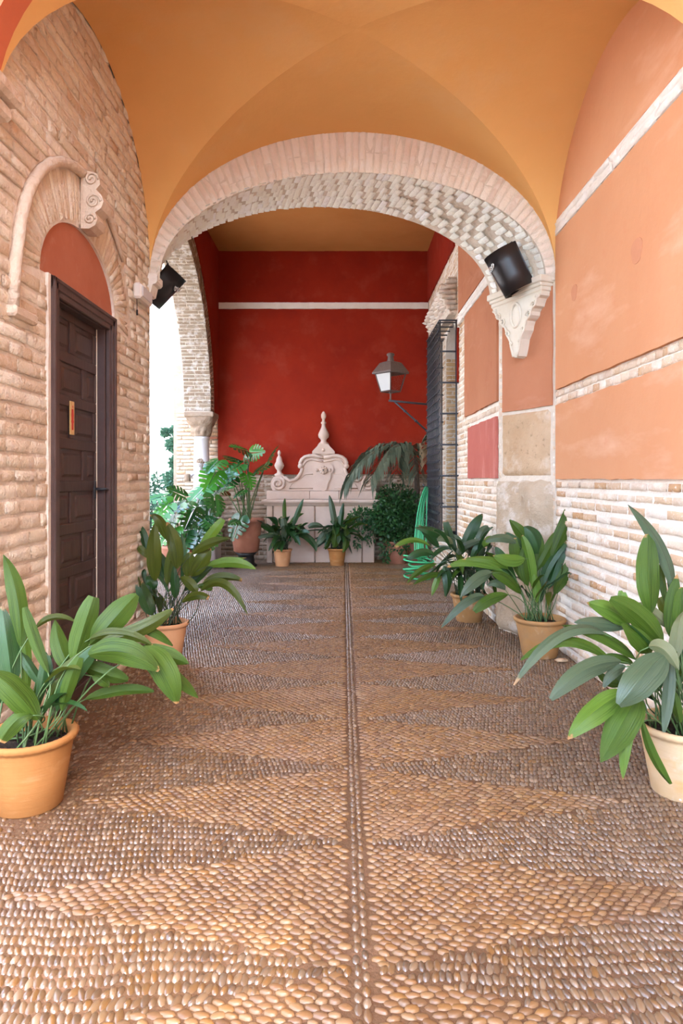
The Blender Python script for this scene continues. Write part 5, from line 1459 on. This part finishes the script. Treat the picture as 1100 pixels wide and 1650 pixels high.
mb = MB(); mb.lathe([(0, -.76), (.16, -.76), (.16, -.68), (.11, -.64), (.10, -.1), (.14, -.04), (.14, .02), (0, .03)], V3(q(0, 0, .0)), 20); mb.build('pedestal', m_marble, pu)

# ------------------------------------------------------------------ lantern on its bracket
lc = at(629, 600, 10.3)
ln = thing('wall_lantern', (lc.x, lc.y, 2.6), 'four sided copper street lantern on an iron wall bracket', 'lantern')
k = 10.3 / FPX
zt = lambda py: EYE - (py - VY) * k
def ring(hw, z): return [V3((lc.x + sx * hw, lc.y + sy * hw, z)) for sx, sy in ((-1, -1), (1, -1), (1, 1), (-1, 1))]
def rotz(v, a=.72):
    d = v - V3((lc.x, lc.y, 0)); return V3((lc.x + d.x * math.cos(a) - d.y * math.sin(a), lc.y + d.x * math.sin(a) + d.y * math.cos(a), v.z))
T4 = [rotz(v) for v in ring(17.2 * k, zt(602))]; B4 = [rotz(v) for v in ring(11 * k, zt(631))]
mb = MB()
for i in range(4):
    mb.tube([T4[i], B4[i]], .010, 6); mb.tube([T4[i], T4[(i + 1) % 4]], .012, 6); mb.tube([B4[i], B4[(i + 1) % 4]], .011, 6)
    m1 = (B4[i] + B4[(i + 1) % 4]) / 2
mb.build('cage', m_lantern, ln)
for i in range(4):
    a, b, c_, d = T4[i], T4[(i + 1) % 4], B4[(i + 1) % 4], B4[i]
    ce = (a + b + c_ + d) / 4; nn = (ce - V3((lc.x, lc.y, ce.z))).normalized()
    vs = [v.lerp(ce, .03) for v in (a, b, c_, d)]
    mb = MB(); mb.add(vs + [v - nn * .004 for v in vs], [(0, 1, 2, 3), (7, 6, 5, 4), (0, 4, 5, 1), (1, 5, 6, 2), (2, 6, 7, 3), (3, 7, 4, 0)])
    o = mb.build('pane', m_milk if i == 3 else m_glass, ln)
    if i == 3: o['label'] = 'frosted pane'
mb = MB()
R1 = [rotz(v) for v in ring(21 * k, zt(600))]; R1b = [rotz(v) for v in ring(21 * k, zt(602.5))]; R2 = [rotz(v) for v in ring(12.5 * k, zt(585))]; R3 = [rotz(v) for v in ring(8 * k, zt(583))]
vs = R1b + R1 + R2 + R3
fs = [(0, 3, 2, 1)]
for l in range(3):
    for i in range(4): fs.append((l * 4 + i, l * 4 + (i + 1) % 4, l * 4 + 4 + (i + 1) % 4, l * 4 + 4 + i))
fs.append((12, 13, 14, 15)); mb.add(vs, fs); mb.build('roof', m_lantern, ln)
mb = MB(); mb.lathe([(0, zt(584)), (7 * k, zt(584)), (5.2 * k, zt(580)), (4.2 * k, zt(574)), (6.2 * k, zt(573)), (6.2 * k, zt(570.5)), (4 * k, zt(569)), (0, zt(568.5))], (lc.x, lc.y, 0), 20); mb.build('chimney', m_lantern, ln)
mb = MB(); mb.tube([(lc.x, lc.y, zt(631)), (lc.x, lc.y, zt(646))], .012, 8); mb.lathe([(0, 0), (.03, 0), (.022, .03), (0, .035)], (lc.x, lc.y, zt(634)), 10); mb.build('stem', m_lantern, ln)
br = [V3((lc.x - .03, lc.y, zt(645.5))), V3((FR - .0, lc.y, zt(653)))]
mb = MB(); mb.tube(br, .016, 8); mb.tube([V3((lc.x + .06, lc.y, zt(647))), V3((FR, lc.y, zt(710)))], .014, 8)
for f in (.25, .5, .75): 
    p = V3((lc.x + .06, lc.y, zt(647))).lerp(V3((FR, lc.y, zt(710))), f); mb.lathe([(0, .02), (.024, .012), (.024, -.012), (0, -.02)], p, 8)
mb.build('bracket', m_iron, ln)
mb = MB(); mb.box((FR - .015, lc.y - .05, zt(716)), (FR + .0, lc.y + .05, zt(646)), bev=.004); mb.build('wall_plate', m_iron, ln)

# ------------------------------------------------------------------ window grille
gx = 1.20; gy0, gy1, gz0, gz1 = 8.47, 9.72, .60, 3.32
gr = thing('window_grille', (FR, (gy0 + gy1) / 2, gz0), 'black iron bar cage standing out from the niche window', 'grille')
nb = 11
for i in range(nb):
    y = gy0 + (gy1 - gy0) * i / (nb - 1)
    mb = MB(); mb.tube([(gx, y, gz0), (gx, y, gz1)], .008, 6); mb.build('upright_bar', m_grille, gr)
nh = 25
for i in range(nh + 1):
    z = gz0 + (gz1 - gz0) * i / nh
    P = []
    for j in range(nb * 2 - 1):
        y = gy0 + (gy1 - gy0) * j / (nb * 2 - 2)
        P.append((gx - .008 - .014 * (j % 2), y, z - (.022 if j % 2 else -.006)))
    mb = MB(); mb.tube(P, .0075, 5); mb.build('cross_bar', m_grille, gr)
for z in np.linspace(gz0 + .02, gz1 - .0, 8):
    for y in (gy0, gy1):
        mb = MB(); mb.tube([(gx, y, z), (FR + .03, y, z)], .011, 6); mb.build('return_bar', m_grille, gr)
for y in (gy0, gy1):
    mb = MB(); mb.tube([(FR - .02, y, gz0), (FR - .02, y, gz1)], .011, 6); mb.build('upright_bar', m_grille, gr)
for i in range(5):
    y = gy0 + (gy1 - gy0) * (i + .5) / 5
    mb = MB(); mb.tube([(gx, y, gz1), (FR + .0, y, gz1)], .009, 6); mb.build('top_bar', m_grille, gr)

# ------------------------------------------------------------------ green garden hose
hs = thing('garden_hose', (1.17, 9.55, 0), 'bright green garden hose hung in loops beside the window grille', 'hose')
top = V3((1.155, 9.52, 1.22))
mb = MB(); mb.tube([(top.x + .10, top.y, top.z + .02), (top.x - .02, top.y, top.z + .02), (top.x - .05, top.y, top.z + .06)], .012, 6); mb.build('hook', m_iron, hs)
for i in range(9):
    f = i / 8
    a = top + V3((R.uniform(-.02, .03), -.05 + .1 * f, .02)); b = at(668 + 20 * f + R.uniform(-2, 2), 872 - 6 * f, 9.15 + .25 * f)
    c1 = a.lerp(b, .45) + V3((-.05 * (1 - f), -.03, .10))
    mb = MB(); mb.tube(bez(a, c1, b, 10) + [b + V3((.0, -.02, -.12)), b + V3((.05, -.04, -.26))], .010, 6); mb.build('hose_strand', m_hose, hs)
mb = MB()
P = []
for i in range(150):
    t = i / 149 * 2 * PI * 7
    rr = .16 + .04 * math.sin(t * .37) + .02 * math.sin(t * 1.7)
    P.append((1.0 + rr * math.cos(t) * 1.0, 9.2 + rr * math.sin(t) * .9, .015 + .30 * i / 149 + .03 * math.sin(t * .8)))
mb.tube(P, .011, 6); mb.build('hose_coil', m_hose, hs)

# ------------------------------------------------------------------ loose odds and ends on the floor
def stone(c, r, label, mat):
    bm = bmesh.new(); bmesh.ops.create_icosphere(bm, subdivisions=2, radius=1.0)
    for v in bm.verts:
        n_ = 1 + .22 * noise.noise(v.co * 1.7 + V3(c)); v.co = V3((v.co.x * r[0] * n_, v.co.y * r[1] * n_, v.co.z * r[2] * n_))
    bm.verts.index_update(); mb = MB(); mb.add([v.co + V3(c) for v in bm.verts], [[v.index for v in f.verts] for f in bm.faces], True); bm.free()
    tag(mb.build('loose_stone', mat, loc=c), label, 'stone')
p = at(1098, 1293, 2.85); stone((p.x, p.y, .018), (.022, .018, .014), 'white pebble lying loose by the nearest right pot', m_marble)
p = at(905, 1067, 5.03); stone((p.x, p.y, .016), (.05, .04, .014), 'flat tan stone lying beside the stained buff pot', m_stone)
pp = thing('drain_pipe', (-1.9, 10.25, 0), 'short black pipe lying on the ground by the monstera pot', 'pipe')
mb = MB(); mb.tube([(-2.05, 10.2, .07), (-1.72, 10.25, .07), (-1.62, 10.32, .065)], .05, 12, False); mb.tube([(-2.05, 10.2, .07), (-1.72, 10.25, .07), (-1.62, 10.32, .065)], .042, 12, False); mb.build('tube', m_black, pp)
mb = MB(); mb.tube([(-1.78, 10.243, .07), (-1.72, 10.25, .07)], .058, 12); mb.build('collar', m_iron, pp)
